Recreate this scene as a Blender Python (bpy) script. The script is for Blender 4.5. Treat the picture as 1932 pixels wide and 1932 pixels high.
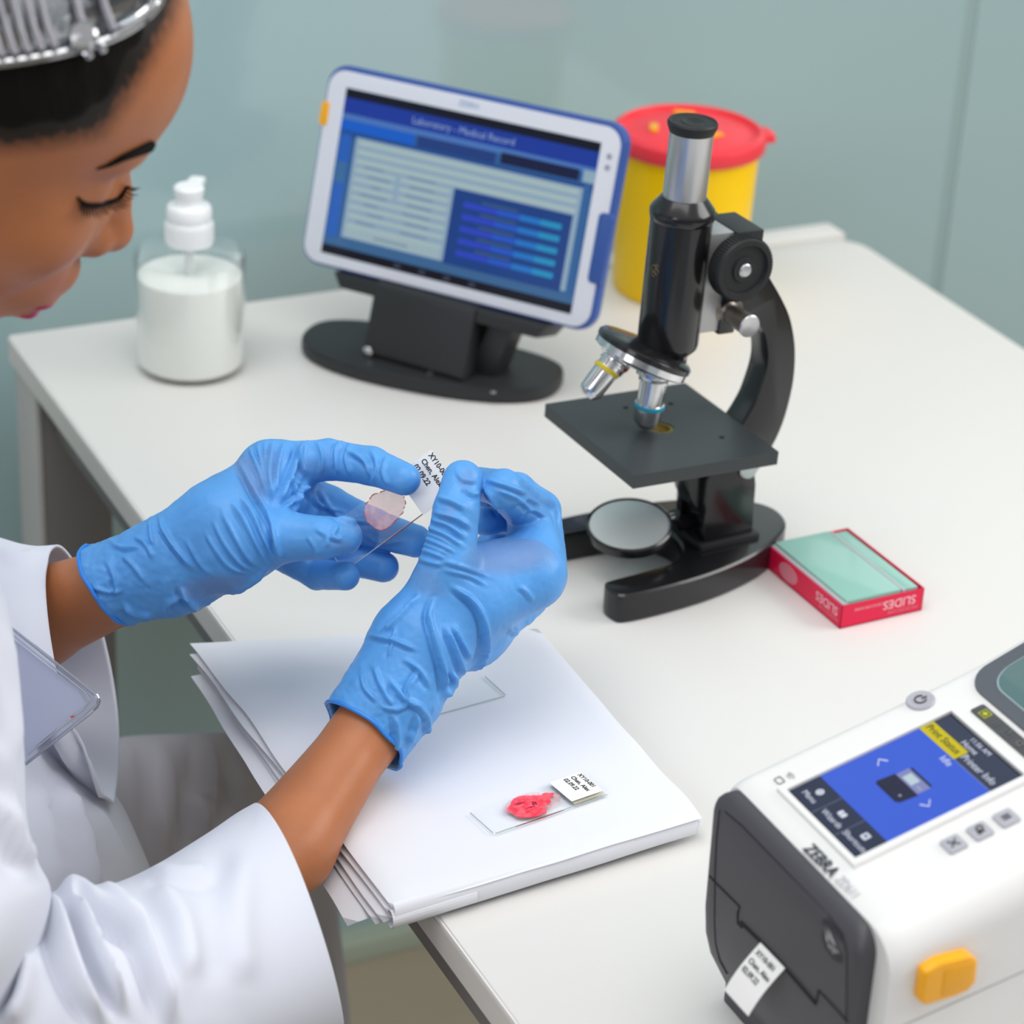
import bpy, bmesh, math, random
import numpy as np
from mathutils import Vector, Matrix, noise
random.seed(7)
PI = math.pi
for _o in list(bpy.data.objects): bpy.data.objects.remove(_o)
SC = bpy.context.scene
COL = SC.collection

# ---------------------------------------------------------------- camera
YAW, PITCH, ROLL, FPX = map(float, (math.radians(27.12), math.radians(27.38), math.radians(3.009), 4903.7))
CAM = np.array([-0.48521, -1.81410, 1.56])
_cy, _sy, _cp, _sp = math.cos(YAW), math.sin(YAW), math.cos(PITCH), math.sin(PITCH)
FW = np.array([_sy*_cp, _cy*_cp, -_sp]); _r0 = np.array([_cy, -_sy, 0.0]); _u0 = np.cross(_r0, FW)
RT = math.cos(ROLL)*_r0 + math.sin(ROLL)*_u0
UP = -math.sin(ROLL)*_r0 + math.cos(ROLL)*_u0
cam_d = bpy.data.cameras.new('camera'); cam = bpy.data.objects.new('camera', cam_d); COL.objects.link(cam)
cam_d.sensor_width = 36; cam_d.lens = FPX/1932*36; cam_d.clip_start = .05; cam_d.clip_end = 60
cam.matrix_world = Matrix(((RT[0], UP[0], -FW[0], CAM[0]), (RT[1], UP[1], -FW[1], CAM[1]), (RT[2], UP[2], -FW[2], CAM[2]), (0, 0, 0, 1)))
cam_d.dof.use_dof = True; cam_d.dof.focus_distance = 1.43; cam_d.dof.aperture_fstop = 7.8
SC.camera = cam

# ---------------------------------------------------------------- light
wd = bpy.data.worlds.new('world'); SC.world = wd; wd.use_nodes = True
_n = wd.node_tree.nodes; _l = wd.node_tree.links
_bg = _n['Background']; _bg.inputs[1].default_value = 0.66
_tc = _n.new('ShaderNodeTexCoord'); _sx = _n.new('ShaderNodeSeparateXYZ'); _rp = _n.new('ShaderNodeValToRGB')
_l.new(_tc.outputs['Generated'], _sx.inputs[0]); _l.new(_sx.outputs['Z'], _rp.inputs[0]); _l.new(_rp.outputs[0], _bg.inputs[0])
_rp.color_ramp.elements[0].position = 0.0; _rp.color_ramp.elements[0].color = (.22, .22, .24, 1)
_rp.color_ramp.elements[1].position = .55; _rp.color_ramp.elements[1].color = (1.0, 1.0, 1.02, 1)

def area(name, loc, target, size, power, color=(1, 1, 1), sy=None):
    d = bpy.data.lights.new(name, 'AREA'); d.energy = power; d.color = color; d.size = size
    if sy: d.shape = 'RECTANGLE'; d.size_y = sy
    o = bpy.data.objects.new(name, d); COL.objects.link(o); o.location = loc
    o.rotation_euler = (Vector(target)-Vector(loc)).to_track_quat('-Z', 'Y').to_euler()
    return o
area('window_light', (2.6, -1.6, 2.3), (.25, -.6, .8), 1.8, 46, (1, .99, .97), 1.4)
area('ceiling_light', (-.2, -.9, 2.9), (.1, -.6, .8), 2.2, 27, (1, 1, 1), 1.2)
area('room_light', (-2.4, -1.9, 2.2), (0, -.6, .9), 1.4, 19, (.93, .96, 1), 1.2)
vs = SC.view_settings; vs.view_transform = 'Standard'; vs.look = 'None'; vs.gamma = 1; vs.use_curve_mapping = False; vs.exposure = 0.04

# ---------------------------------------------------------------- measuring helpers (photo pixel -> real point in the room)
def ray(x, y): return FW + RT*(x-966)/FPX - UP*(y-966)/FPX
def gp(x, y, z=.74): d = ray(x, y); return CAM + d*((z-CAM[2])/d[2])
def wy(x, y, Y): d = ray(x, y); return CAM + d*((Y-CAM[1])/d[1])
def wx(x, y, X): d = ray(x, y); return CAM + d*((X-CAM[0])/d[0])
def dp(x, y, D): return CAM + ray(x, y)*D
def proj(P):
    P = np.asarray(P) - CAM; z = P@FW
    return np.stack([966+FPX*(P@RT)/z, 966-FPX*(P@UP)/z, z], -1)

# ---------------------------------------------------------------- materials
def lin(c):
    if isinstance(c, str): c = tuple(int(c[i:i+2], 16)/255 for i in (0, 2, 4))
    return tuple(v/12.92 if v <= .04045 else ((v+.055)/1.055)**2.4 for v in c)
MATS = {}
def mat(name, c, rough=.5, metal=0, spec=.5, trans=0, emit=None, es=1, sss=0, sssr=(1, .4, .2), ior=1.45, alpha=1, coat=0, bump=None, var=None, sheen=0, aniso=0):
    """bump=(scale, strength, distance[, stretch xyz]) noise bump;  var=(scale, amount) colour variation"""
    if name in MATS: return MATS[name]
    m = bpy.data.materials.new(name); m.use_nodes = True; MATS[name] = m
    N = m.node_tree.nodes; L = m.node_tree.links; b = N['Principled BSDF']
    rgb = lin(c)+(1,)
    I = b.inputs
    I['Base Color'].default_value = rgb; I['Roughness'].default_value = rough; I['Metallic'].default_value = metal
    I['Specular IOR Level'].default_value = spec; I['IOR'].default_value = ior; I['Transmission Weight'].default_value = trans
    I['Alpha'].default_value = alpha; I['Coat Weight'].default_value = coat; I['Sheen Weight'].default_value = sheen
    if sss:
        I['Subsurface Weight'].default_value = sss; I['Subsurface Radius'].default_value = sssr; I['Subsurface Scale'].default_value = .006
    if emit: I['Emission Color'].default_value = lin(emit)+(1,); I['Emission Strength'].default_value = es
    tc = N.new('ShaderNodeTexCoord')
    if var:
        nz = N.new('ShaderNodeTexNoise'); nz.inputs['Scale'].default_value = var[0]; nz.inputs['Detail'].default_value = 3
        L.new(tc.outputs['Object'], nz.inputs['Vector'])
        mr = N.new('ShaderNodeMapRange'); mr.inputs[1].default_value = .3; mr.inputs[2].default_value = .7
        mr.inputs[3].default_value = 1-var[1]; mr.inputs[4].default_value = 1+var[1]; L.new(nz.outputs[0], mr.inputs[0])
        vm = N.new('ShaderNodeVectorMath'); vm.operation = 'SCALE'; vm.inputs[0].default_value = rgb[:3]
        L.new(mr.outputs[0], vm.inputs['Scale']); L.new(vm.outputs[0], I['Base Color'])
    if bump:
        nz = N.new('ShaderNodeTexNoise'); nz.inputs['Scale'].default_value = bump[0]; nz.inputs['Detail'].default_value = 4
        mp = N.new('ShaderNodeMapping'); L.new(tc.outputs['Object'], mp.inputs[0]); L.new(mp.outputs[0], nz.inputs['Vector'])
        if len(bump) > 3: mp.inputs['Scale'].default_value = bump[3]
        bp = N.new('ShaderNodeBump'); bp.inputs['Strength'].default_value = bump[1]; bp.inputs['Distance'].default_value = bump[2]
        L.new(nz.outputs[0], bp.inputs['Height']); L.new(bp.outputs[0], I['Normal'])
    return m

def thin(name, col=(1, 1, 1), gloss=.10, rough=.03, k=.35):
    """thin clear sheet: see-through with a glossy skin that grows towards grazing angles"""
    m = bpy.data.materials.new(name); m.use_nodes = True; MATS[name] = m; N = m.node_tree.nodes; L = m.node_tree.links; N.clear()
    o = N.new('ShaderNodeOutputMaterial'); t = N.new('ShaderNodeBsdfTransparent'); g = N.new('ShaderNodeBsdfGlossy'); f = N.new('ShaderNodeLayerWeight'); pw = N.new('ShaderNodeMath'); mm = N.new('ShaderNodeMath'); mx2 = N.new('ShaderNodeMixShader')
    t.inputs[0].default_value = tuple(lin(col) if isinstance(col, str) else col)+(1,); g.inputs[0].default_value = (1, 1, 1, 1); g.inputs['Roughness'].default_value = rough
    f.inputs[0].default_value = .5; pw.operation = 'POWER'; pw.inputs[1].default_value = 4; mm.operation = 'MULTIPLY_ADD'; mm.inputs[1].default_value = k; mm.inputs[2].default_value = gloss
    L.new(f.outputs['Facing'], pw.inputs[0]); L.new(pw.outputs[0], mm.inputs[0]); L.new(mm.outputs[0], mx2.inputs[0]); L.new(t.outputs[0], mx2.inputs[1]); L.new(g.outputs[0], mx2.inputs[2]); L.new(mx2.outputs[0], o.inputs[0])
    return m

M_white_top = mat('white_laminate', 'dcdad6', .38, spec=.35)
M_edge = mat('grey_edge_band', 'd4d0cb', .45)
M_edge_hi = mat('pale_edge_band', 'ebe9e6', .4)
M_frame = mat('grey_frame_metal', 'b2b0ad', .4)
M_darkrail = mat('dark_rail_metal', '7a7777', .5)
M_wall = mat('teal_backpainted_glass', '9cb7ba', .16, spec=.7, coat=.7)
M_seam = mat('glass_seam', '93abab', .3)
M_floor = mat('beige_floor', 'a59a86', .5, var=(3, .05))
M_skirt = mat('skirting', 'a8b4a4', .4)
M_blk = mat('black_enamel', '19191b', .22, spec=.5, coat=.2)
M_blkm = mat('black_matte', '2a2a2c', .5)
M_stage = mat('stage_black', '33383a', .42, bump=(900, .15, .0003))
M_chrome = mat('chrome', 'd8d8da', .16, metal=1)
M_satin = mat('satin_steel', 'c4c4c6', .34, metal=1)
M_silver = mat('silver_plate', 'b9b9b9', .45, metal=.7)
M_rubber = mat('black_rubber', '1d1e20', .55)

# ---------------------------------------------------------------- mesh helpers
def setp(o, label=None, cat=None, group=None, kind=None):
    if label: o['label'] = label
    if cat: o['category'] = cat
    if group: o['group'] = group
    if kind: o['kind'] = kind
    return o
def empty(name, loc=(0, 0, 0), **k):
    o = bpy.data.objects.new(name, None); COL.objects.link(o); o.location = loc; o.empty_display_size = .02
    return setp(o, **k)
def mk(name, verts, faces, m, parent=None, smooth=True, sharp=None, mi=None, **k):
    me = bpy.data.meshes.new(name); me.from_pydata([tuple(map(float, v)) for v in verts], [], [tuple(map(int, f)) for f in faces])
    for x in (m if isinstance(m, (list, tuple)) else [m]): me.materials.append(x)
    if smooth: me.polygons.foreach_set('use_smooth', [True]*len(me.polygons))
    if mi is not None: me.polygons.foreach_set('material_index', list(mi))
    me.update()
    o = bpy.data.objects.new(name, me); COL.objects.link(o)
    if sharp is not None: me.set_sharp_from_angle(angle=math.radians(sharp))
    if parent is not None:
        o.parent = parent; o.matrix_parent_inverse = Matrix.Identity(4)
        # geometry is written in world space: undo the parent's placement
        pl = parent; off = Vector((0, 0, 0))
        while pl is not None: off += Vector(pl.location); pl = pl.parent
        if off.length: me.transform(Matrix.Translation(-off))
    return setp(o, **k)
class MB:
    """collects shapes (world space) into one mesh"""
    def __init__(s): s.v = []; s.f = []; s.mi = []; s.cur = 0
    def add(s, v, f):
        b = len(s.v); s.v += [tuple(map(float, x)) for x in v]; s.f += [tuple(b+int(i) for i in q) for q in f]; s.mi += [s.cur]*len(f); return s
    def bm(s, bm):
        bm.verts.index_update(); v = [x.co[:] for x in bm.verts]; f = [[a.index for a in q.verts] for q in bm.faces]; bm.free(); return s.add(v, f)
    def box(s, c, size, fr=None, bev=0, seg=2):
        bm = bmesh.new(); bmesh.ops.create_cube(bm, size=1)
        for v in bm.verts: v.co = Vector((v.co.x*size[0], v.co.y*size[1], v.co.z*size[2]))
        if bev: bmesh.ops.bevel(bm, geom=list(bm.edges), offset=bev, segments=seg, profile=.6, affect='EDGES')
        M = Matrix.Translation(Vector(c)) @ (fr.to_4x4() if fr is not None else Matrix.Identity(4))
        bmesh.ops.transform(bm, matrix=M, verts=bm.verts); return s.bm(bm)
    def lathe(s, prof, c, axis=(0, 0, 1), n=48, cap=True):
        """prof: list of (radius, height along axis)"""
        ax = Vector(axis).normalized(); a = ax.orthogonal().normalized(); b = ax.cross(a); c = Vector(c)
        v = []; f = []
        for r, h in prof:
            for i in range(n):
                t = 2*PI*i/n; v.append(c+ax*h+(a*math.cos(t)+b*math.sin(t))*r)
        for k in range(len(prof)-1):
            for i in range(n):
                j = (i+1) % n; f.append((k*n+i, k*n+j, (k+1)*n+j, (k+1)*n+i))
        if cap:
            f.append(tuple(range(n))[::-1]); f.append(tuple((len(prof)-1)*n+i for i in range(n)))
        return s.add(v, f)
    def cyl(s, a, b, r, r2=None, n=32, bev=0):
        a = Vector(a); b = Vector(b); L = (b-a).length; r2 = r if r2 is None else r2
        if bev: p = [(r-bev, 0), (r-bev*.3, bev*.3), (r, bev), (r2, L-bev), (r2-bev*.3, L-bev*.3), (r2-bev, L)]
        else: p = [(r, 0), (r2, L)]
        return s.lathe(p, a, b-a, n)
    def tube(s, pts, r, n=12, closed=False):
        pts = [Vector(p) for p in pts]; v = []; f = []; N = len(pts); up = None
        for k, p in enumerate(pts):
            if closed: t = (pts[(k+1) % N]-pts[k-1]).normalized()
            else: t = (pts[min(k+1, N-1)]-pts[max(k-1, 0)]).normalized()
            if up is None: up = t.orthogonal().normalized()
            up = (up-t*up.dot(t)).normalized(); w = t.cross(up); rr = r[k] if isinstance(r, (list, tuple)) else r
            for i in range(n):
                a = 2*PI*i/n; v.append(p+(up*math.cos(a)+w*math.sin(a))*rr)
        for k in range(N if closed else N-1):
            k2 = (k+1) % N
            for i in range(n):
                j = (i+1) % n; f.append((k*n+i, k*n+j, k2*n+j, k2*n+i))
        if not closed: f += [tuple(range(n))[::-1], tuple((N-1)*n+i for i in range(n))]
        return s.add(v, f)
    def prism(s, poly, o, ex, ey, ez, h, bev=0, seg=2):
        """polygon (2-D) in plane ex,ey at o, extruded along ez by h"""
        o, ex, ey, ez = map(lambda q: Vector([float(t) for t in q]), (o, ex, ey, ez))
        bm = bmesh.new(); vs_ = [bm.verts.new(o+ex*float(p[0])+ey*float(p[1])) for p in poly]; fa = bm.faces.new(vs_)
        r = bmesh.ops.extrude_face_region(bm, geom=[fa]); nv = [g for g in r['geom'] if isinstance(g, bmesh.types.BMVert)]
        bmesh.ops.translate(bm, vec=ez*h, verts=nv); bmesh.ops.recalc_face_normals(bm, faces=bm.faces)
        if bev:
            es = [e for e in bm.edges if len(e.link_faces) == 2 and e.calc_face_angle() > .6]
            bmesh.ops.bevel(bm, geom=es, offset=bev, segments=seg, profile=.6, affect='EDGES')
        return s.bm(bm)
    def quad(s, a, b, c, d): return s.add([a, b, c, d], [(0, 1, 2, 3)])
    def obj(s, name, m, parent=None, smooth=True, sharp=35, **k): return mk(name, s.v, s.f, m, parent, smooth, sharp, s.mi, **k)

def rrect(x0, y0, x1, y1, r, n=6):
    p = []
    for cx, cy, a0 in ((x1-r, y0+r, -90), (x1-r, y1-r, 0), (x0+r, y1-r, 90), (x0+r, y0+r, 180)):
        for i in range(n+1): a = math.radians(a0+90*i/n); p.append((cx+r*math.cos(a), cy+r*math.sin(a)))
    return p
def catmull(pts, n):
    pts = np.array(pts, float); m = len(pts); out = []
    for k in range(m-1):
        p0 = pts[max(k-1, 0)]; p1 = pts[k]; p2 = pts[k+1]; p3 = pts[min(k+2, m-1)]
        for i in range(n):
            t = i/n; out.append(.5*((2*p1)+(p2-p0)*t+(2*p0-5*p1+4*p2-p3)*t*t+(3*p1-p0-3*p2+p3)*t**3))
    out.append(pts[-1]); return np.array(out)
def text(s, size, o, ex, ey, m, parent, name='lettering', align='LEFT', depth=.00015, bold=0, xs=1.0, **k):
    cu = bpy.data.curves.new(name, 'FONT'); cu.body = s; cu.size = size; cu.align_x = align; cu.align_y = 'CENTER'; cu.offset = bold; cu.resolution_u = 3
    t = bpy.data.objects.new('tmp', cu); COL.objects.link(t)
    dg = bpy.context.evaluated_depsgraph_get(); me = bpy.data.meshes.new_from_object(t.evaluated_get(dg)); bpy.data.objects.remove(t)
    ex = Vector(ex).normalized(); ey = Vector(ey).normalized(); ez = ex.cross(ey).normalized(); o = Vector(o)
    v = [o+ex*q.co.x*xs+ey*q.co.y+ez*depth for q in me.vertices]; f = [tuple(p.vertices) for p in me.polygons]
    bpy.data.meshes.remove(me)
    return mk(name, v, f, m, parent, smooth=False, **k)

# ---------------------------------------------------------------- the setting
b = MB(); b.box((.5, -1.2, -.02), (6, 5, .04)); b.obj('floor', M_floor, kind='structure', smooth=False)
b = MB()
WY = .085
b.box((-1.035, WY+.006, 1.45), (3.923, .012, 2.86)); b.box((2.44, WY+.006, 1.45), (3.0, .012, 2.86))
b.obj('wall_back', M_wall, kind='structure', smooth=False)
b = MB(); b.box((.933, WY+.0065, 1.45), (.013, .012, 2.86)); b.obj('trim_1', M_seam, kind='structure', smooth=False)
b = MB(); b.box((.5, WY+.0, .012), (6, .05, .024), bev=.003); b.obj('baseboard_back', M_skirt, kind='structure', sharp=35)

# ---------------------------------------------------------------- desk
TZ = .74; DX = .7445; DY0 = -1.6
desk = empty('desk', (DX/2, -.8, 0), label='white laminate desk with grey edge band and grey metal legs against the teal glass wall', cat='desk')
_c = [(DX-.03+.03*math.sin(t), -.066+.03*math.cos(t)) for t in np.linspace(PI/2, 0, 9)]
_top = [(0, DY0), (DX, DY0)]+_c+[(.52, -.036), (.50, -.03), (.495, -.018), (.495, 0), (0, 0)]
b = MB(); b.prism(_top, (0, 0, TZ-.021), (1, 0, 0), (0, 1, 0), (0, 0, 1), .021, bev=.0015); b.obj('tabletop', M_white_top, desk)
b = MB(); b.prism([(.499, -.0005), (.499, -.018), (.505, -.0275), (.522, -.0305), (DX-.001, -.0305), (DX-.001, -.0005)], (0, 0, TZ-.019), (1, 0, 0), (0, 1, 0), (0, 0, 1), .0195, bev=.003); b.obj('rear_ledge', M_white_top, desk, label='narrow raised white ledge at the rear right corner')
b = MB(); b.box((-.0006, DY0/2, TZ-.0125), (.0012, -DY0-.003, .0165)); b.obj('edge_band', M_edge, desk, smooth=False)
b = MB(); b.box((-.0004, DY0/2, TZ-.0025), (.0012, -DY0-.003, .0024)); b.obj('edge_strip', M_edge_hi, desk, smooth=False)
b = MB(); b.box((.034, -.8, TZ-.04), (.04, 1.5, .036), bev=.002); b.obj('side_rail', M_darkrail, desk, label='dark grey steel rail')
b = MB(); b.box((DX-.05, -.8, TZ-.04), (.04, 1.5, .036), bev=.002); b.obj('side_rail', M_darkrail, desk, label='dark grey steel rail')
for x in (.031, DX-.031):
    for y in (-.04, -1.55):
        b = MB(); b.box((x, y, (TZ-.022)/2), (.055, .055, TZ-.022), bev=.003); lg = b.obj('leg', M_darkrail, desk)
        b = MB(); b.box((x-.029 if x < .3 else x+.029, y, (TZ-.022)/2), (.004, .056, TZ-.022), bev=.001); b.obj('leg_cover', M_frame, lg, label='pale grey outer cover')
# ---------------------------------------------------------------- sharps bin
M_yel = mat('yellow_plastic', 'ffce00', .35, spec=.3); M_red = mat('red_plastic', 'e8323c', .35); M_orange = mat('orange_plastic', 'f0a800', .38, coat=.2)
M_redlid = mat('red_lid_plastic', 'ee3b46', .4)
J = Vector((.5416, -.0874, TZ))
bin_ = empty('sharps_bin', J, label='yellow sharps bin with round red lid behind the microscope', cat='sharps bin')
b = MB(); b.lathe([(.050, 0), (.0525, .0008), (.0535, .004), (.0575, .120), (.0592, .1215), (.0592, .129)], J, n=72); b.obj('bucket', M_yel, bin_)
b = MB(); b.lathe([(.0575, .1235), (.0612, .124), (.0625, .126), (.0625, .133), (.0612, .1365), (.057, .139), (.0555, .1385), (.0545, .1355), (.05, .135), (.044, .137), (.03, .1385), (.0, .1392)], J, n=72, cap=False)
lid = b.obj('lid', M_redlid, bin_)
b = MB(); b.box(J+Vector((.0625, -.012, .129)), (.016, .022, .008), Matrix.Rotation(-.2, 3, 'Z'), bev=.003); b.obj('lid_tab', M_redlid, bin_)
for a, rr in ((2.9, .03), (1.2, .034), (5.0, .026), (4.1, .03)):
    c = J+Vector((math.cos(a)*rr, math.sin(a)*rr, .1382))
    b = MB(); b.prism(rrect(-.009, -.0035, .009, .0035, .003), c, (math.cos(a+1.3), math.sin(a+1.3), 0), (-math.sin(a+1.3), math.cos(a+1.3), 0), (0, 0, 1), .0022, bev=.0006)
    b.obj('lid_slot', M_orange, bin_, label='orange moulded slot in the red lid')

# ---------------------------------------------------------------- pump bottle
B0 = Vector((.1122, -.1006, TZ))
M_clear = thin('clear_plastic', (1, 1, 1), .05, .06, 1.1); M_liq = mat('milky_liquid', 'f2f5ee', .35, sss=.3, sssr=(1, 1, 1), trans=.0)
M_pump = mat('white_pump_plastic', 'eceeee', .3)
bt = empty('pump_bottle', B0, label='clear pump bottle of milky gel with white pump at the desk rear', cat='bottle')
R = .0415
b = MB(); b.lathe([(.0, .0002), (R-.006, .0002), (R-.0015, .001), (R, .004), (R, .089), (R-.001, .0925), (R-.006, .0955), (.016, .0968), (.0145, .098), (.0145, .104),
                   (.0125, .104), (.0125, .0965), (.0145, .0948), (R-.0075, .0935), (R-.0028, .091), (R-.002, .088), (R-.002, .0055), (R-.004, .003), (R-.009, .0022), (0, .0022)], B0, n=72, cap=False)
b.obj('bottle_body', M_clear, bt)
b = MB(); b.lathe([(0, .0026), (R-.009, .0026), (R-.0045, .0034), (R-.0025, .006), (R-.0025, .0742), (R-.003, .0748), (0, .0748)], B0, n=72, cap=False); b.obj('hand_gel', M_liq, bt, label='milky white gel filling the bottle')
b = MB(); b.lathe([(.0175, .1), (.0178, .102), (.0178, .116), (.0165, .1185), (.0168, .1195), (.0168, .1265), (.0155, .129), (.011, .1292), (.0098, .1305), (.0095, .136)], B0, n=48)
for k in range(36):
    a = 2*PI*k/36; b.box(B0+Vector((math.cos(a)*.0178, math.sin(a)*.0178, .109)), (.0009, .0012, .013), Matrix.Rotation(a, 3, 'Z'))
b.obj('pump_collar', M_pump, bt)
b = MB(); b.lathe([(.0098, .134), (.0102, .1355), (.0112, .1395), (.0112, .143), (.0095, .1445), (0, .1448)], B0, n=40)
b.box(B0+Vector((.009, .012, .1405)), (.012, .022, .006), Matrix.Rotation(-.6, 3, 'Z'), bev=.0025); b.obj('pump_head', M_pump, bt)
b = MB(); b.cyl(B0+Vector((0, 0, .008)), B0+Vector((0, 0, .1)), .0035, n=20); b.obj('dip_tube', mat('dip_tube_plastic', 'd8dedd', .3), bt)

# ---------------------------------------------------------------- tablet on its stand
Tc = Vector((.2973, -.1715, .8797)); ty, tp, tr = -.9665, .2788, .012
a_ = Vector((math.cos(ty), math.sin(ty), 0)); nh = Vector((-math.sin(ty), math.cos(ty), 0)); up_ = Vector((0, 0, 1))*math.cos(tp)+nh*math.sin(tp)
e1 = a_*math.cos(tr)+up_*math.sin(tr); e2 = up_*math.cos(tr)-a_*math.sin(tr); tn = e1.cross(e2)  # towards the camera
if tn.dot(Vector(CAM)-Tc) < 0: tn = -tn
def TP(x, y, z=0): return Tc+e1*x+e2*y+tn*z
M_tbz = mat('white_tablet_bezel', 'd6d9e2', .35); M_tbl = mat('blue_tablet_case', '33549c', .4)
W2, H2 = .1272, .0765
tab = empty('tablet_computer', TP(0, -H2, 0), label='white and blue tablet computer showing a record form, held in the black desk stand', cat='tablet')
b = MB(); b.prism(rrect(-W2, -H2, W2, H2, .016, 8), TP(0, 0, -.0005), e1, e2, -tn, .011, bev=.003); b.obj('case', M_tbl, tab)
b = MB(); b.prism(rrect(-W2+.0022, -H2+.0022, W2-.0035, H2-.0038, .014, 8), TP(0, 0, -.002), e1, e2, tn, .0025, bev=.0008); b.obj('bezel', M_tbz, tab)
b = MB(); b.prism(rrect(.1165, -.04, W2+.0012, .012, .004), TP(0, 0, -.006), e1, e2, tn, .0072, bev=.0012); b.obj('side_grip', M_tbl, tab)
b = MB(); b.prism(rrect(-W2-.0008, .029, -W2+.0062, .047, .002), TP(0, 0, -.003), e1, e2, tn, .0042, bev=.0006); b.obj('side_button', M_orange, tab, label='orange side button')
def ui(name, rects, P, parent, z0=.0009, dz=.00006, es=.9, rough=.12, **k):
    """rects: (x0,y0,x1,y1,hex,layer) - a lit screen built of coloured fields"""
    mats = []; V = []; F = []; MI = []
    for x0, y0, x1, y1, c, ly in rects:
        m = mat('screen_'+c, '05060a', rough, emit=c, es=es, spec=.3)
        if m not in mats: mats.append(m)
        n = len(V); z = z0+ly*dz; V += [P(x0, y0, z), P(x1, y0, z), P(x1, y1, z), P(x0, y1, z)]; F.append((n, n+1, n+2, n+3)); MI.append(mats.index(m))
    return mk(name, V, F, mats, parent, smooth=False, mi=MI, **k)
sx0, sx1, sy0, sy1 = -.1085, .1085, -.0655, .0605
sw, sh = sx1-sx0, sy1-sy0
def S(u0, v0, u1, v1, c, ly): return (sx0+u0*sw, sy1-v1*sh, sx0+u1*sw, sy1-v0*sh, c, ly)
rs = [S(0, 0, 1, 1, '3a6fb0', 0), S(0, 0, 1, .055, '1a2030', 1), S(0, .055, 1, .15, '2547b4', 1), S(0, .15, 1, .185, '5a8ad8', 1), S(0, .185, .3, .25, '1f6fe8', 2), S(.31, .185, .62, .25, '2c4c94', 2),
      S(.64, .175, .94, .24, '20294e', 2), S(.0, .25, 1, .29, '2c5aa4', 1), S(.955, .17, 1, .24, 'a8c8dc', 2), S(.008, .27, .05, .9, '3472d8', 2), S(.008, .44, .05, .56, '4a80b8', 3), S(.07, .275, .965, .88, 'a6c4dc', 2),
      S(.0, .945, 1, 1, '1a1a26', 3), S(.0, .885, 1, .945, '4878ac', 2), S(.965, .25, .99, .9, '3f74b4', 2),
      S(.485, .44, .945, .89, '274f9c', 4)]
for i, v in enumerate((.29, .345, .40)):
    rs.append(S(.085, v, .95, v+.028, 'c2dcde', 3))
for i, v in enumerate((.455, .51, .565, .62, .675, .73, .79)):
    if v < .6: rs += [S(.085, v, .25, v+.024, 'c2dcde', 3), S(.27, v, .47, v+.024, 'c2dcde', 3)]
    else: rs.append(S(.085, v, .47, v+.024, 'c2dcde', 3))
    rs.append(S(.12+.02*(i % 3), v-.02, .2+.03*(i % 2), v-.011, '7f9cb8', 4)); rs.append(S(.3+.01*(i % 2), v-.02, .41, v-.011, '7f9cb8', 4))
rs.append(S(.2, .84, .34, .85, '7f9cb8', 4)); rs.append(S(.085, .81, .47, .875, 'b8d2dc', 3))
for i in range(5):
    v = .505+i*.072
    rs += [S(.53, v, .66, v+.034, '3a55e0', 5), S(.66, v, .75, v+.034, '3468e4', 5), S(.75, v+.0, .83, v+.034, '2f8ae6', 5), S(.83, v, .91, v+.034, '2fa8e2', 5), S(.60, v-.02, .74, v-.009, '4f7090', 5)]
for i in range(4): rs.append(S(.3+i*.1, .962, .325+i*.1, .984, '4a5264', 6))
scr = ui('screen', rs, TP, tab, es=.62)
M_uitx = mat('screen_text', '05060a', .3, emit='a8c4f0', es=.6)
text('Laboratory - Medical Record', .0075, TP(sx0+.28*sw, sy1-.105*sh, .0016), e1, e2, M_uitx, scr)
text('ZEBRA', .006, TP(-.003, .0672, .0008), e1, e2, mat('pale_blue_print', '9fb4d8', .4), tab, align='CENTER')
b = MB()
for i in range(2): b.lathe([(.0022, 0), (.0022, .0003)], TP(.1165, .052-.008*i, .0006), tn, n=20)
b.obj('sensor', mat('sensor_grey', '9aa0ac', .4), tab)

# stand
sf = Matrix((e1, nh, (0, 0, 1))).transposed()
SB = Vector((.2835, -.165, TZ))
ax1 = Vector((.70, -.714, 0)).normalized(); ax2 = Vector((.714, .70, 0)).normalized()
M_std = mat('black_stand_plastic', '26282a', .45)
st = empty('tablet_stand', SB, label='black plastic tablet stand with oval base under the tablet computer', cat='stand')
pts = []
for i in range(72):
    t = 2*PI*i/72; c, s = math.cos(t), math.sin(t)
    pts.append((.104*abs(c)**.9*math.copysign(1, c), (.052-.012*max(0, s))*abs(s)**.8*math.copysign(1, s)))
b = MB(); b.prism(pts, SB+Vector((0, 0, .0005)), ax1, ax2, (0, 0, 1), .012, bev=.003); b.obj('base_plate', M_std, st)
fwd = -nh
# neck: side profile polygon (forward, up) extruded along e1
def SP(l, f, z): return SB+a_*l+nh*(-f)+Vector((0, 0, z))
poly = [(.034, .012), (.036, .016), (.022, .06), (.02, .066), (-.012, .07), (-.02, .055), (-.016, .03), (-.03, .012)]
b = MB(); b.prism(poly, SP(-.040, 0, 0), -nh, (0, 0, 1), a_, .088, bev=.002); b.obj('neck', M_std, st)
b = MB(); b.prism([(-.086, 0), (.086, 0), (.094, .012), (-.094, .012)], TP(0, -H2-.0125, -.03), e1, e2, tn, .034, bev=.0025); b.obj('tray', M_std, st)
b = MB(); b.prism(rrect(-.07, -H2-.001, .07, .03, .006), TP(0, 0, -.0128), e1, e2, -tn, .01, bev=.002); b.obj('back_support', M_std, st)
b = MB(); b.prism([(.04, .012), (.062, .012), (.078, .06), (.06, .064)], SP(0, .014, 0), a_, (0, 0, 1), nh, .026, bev=.002); b.obj('side_brace', M_std, st)
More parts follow.
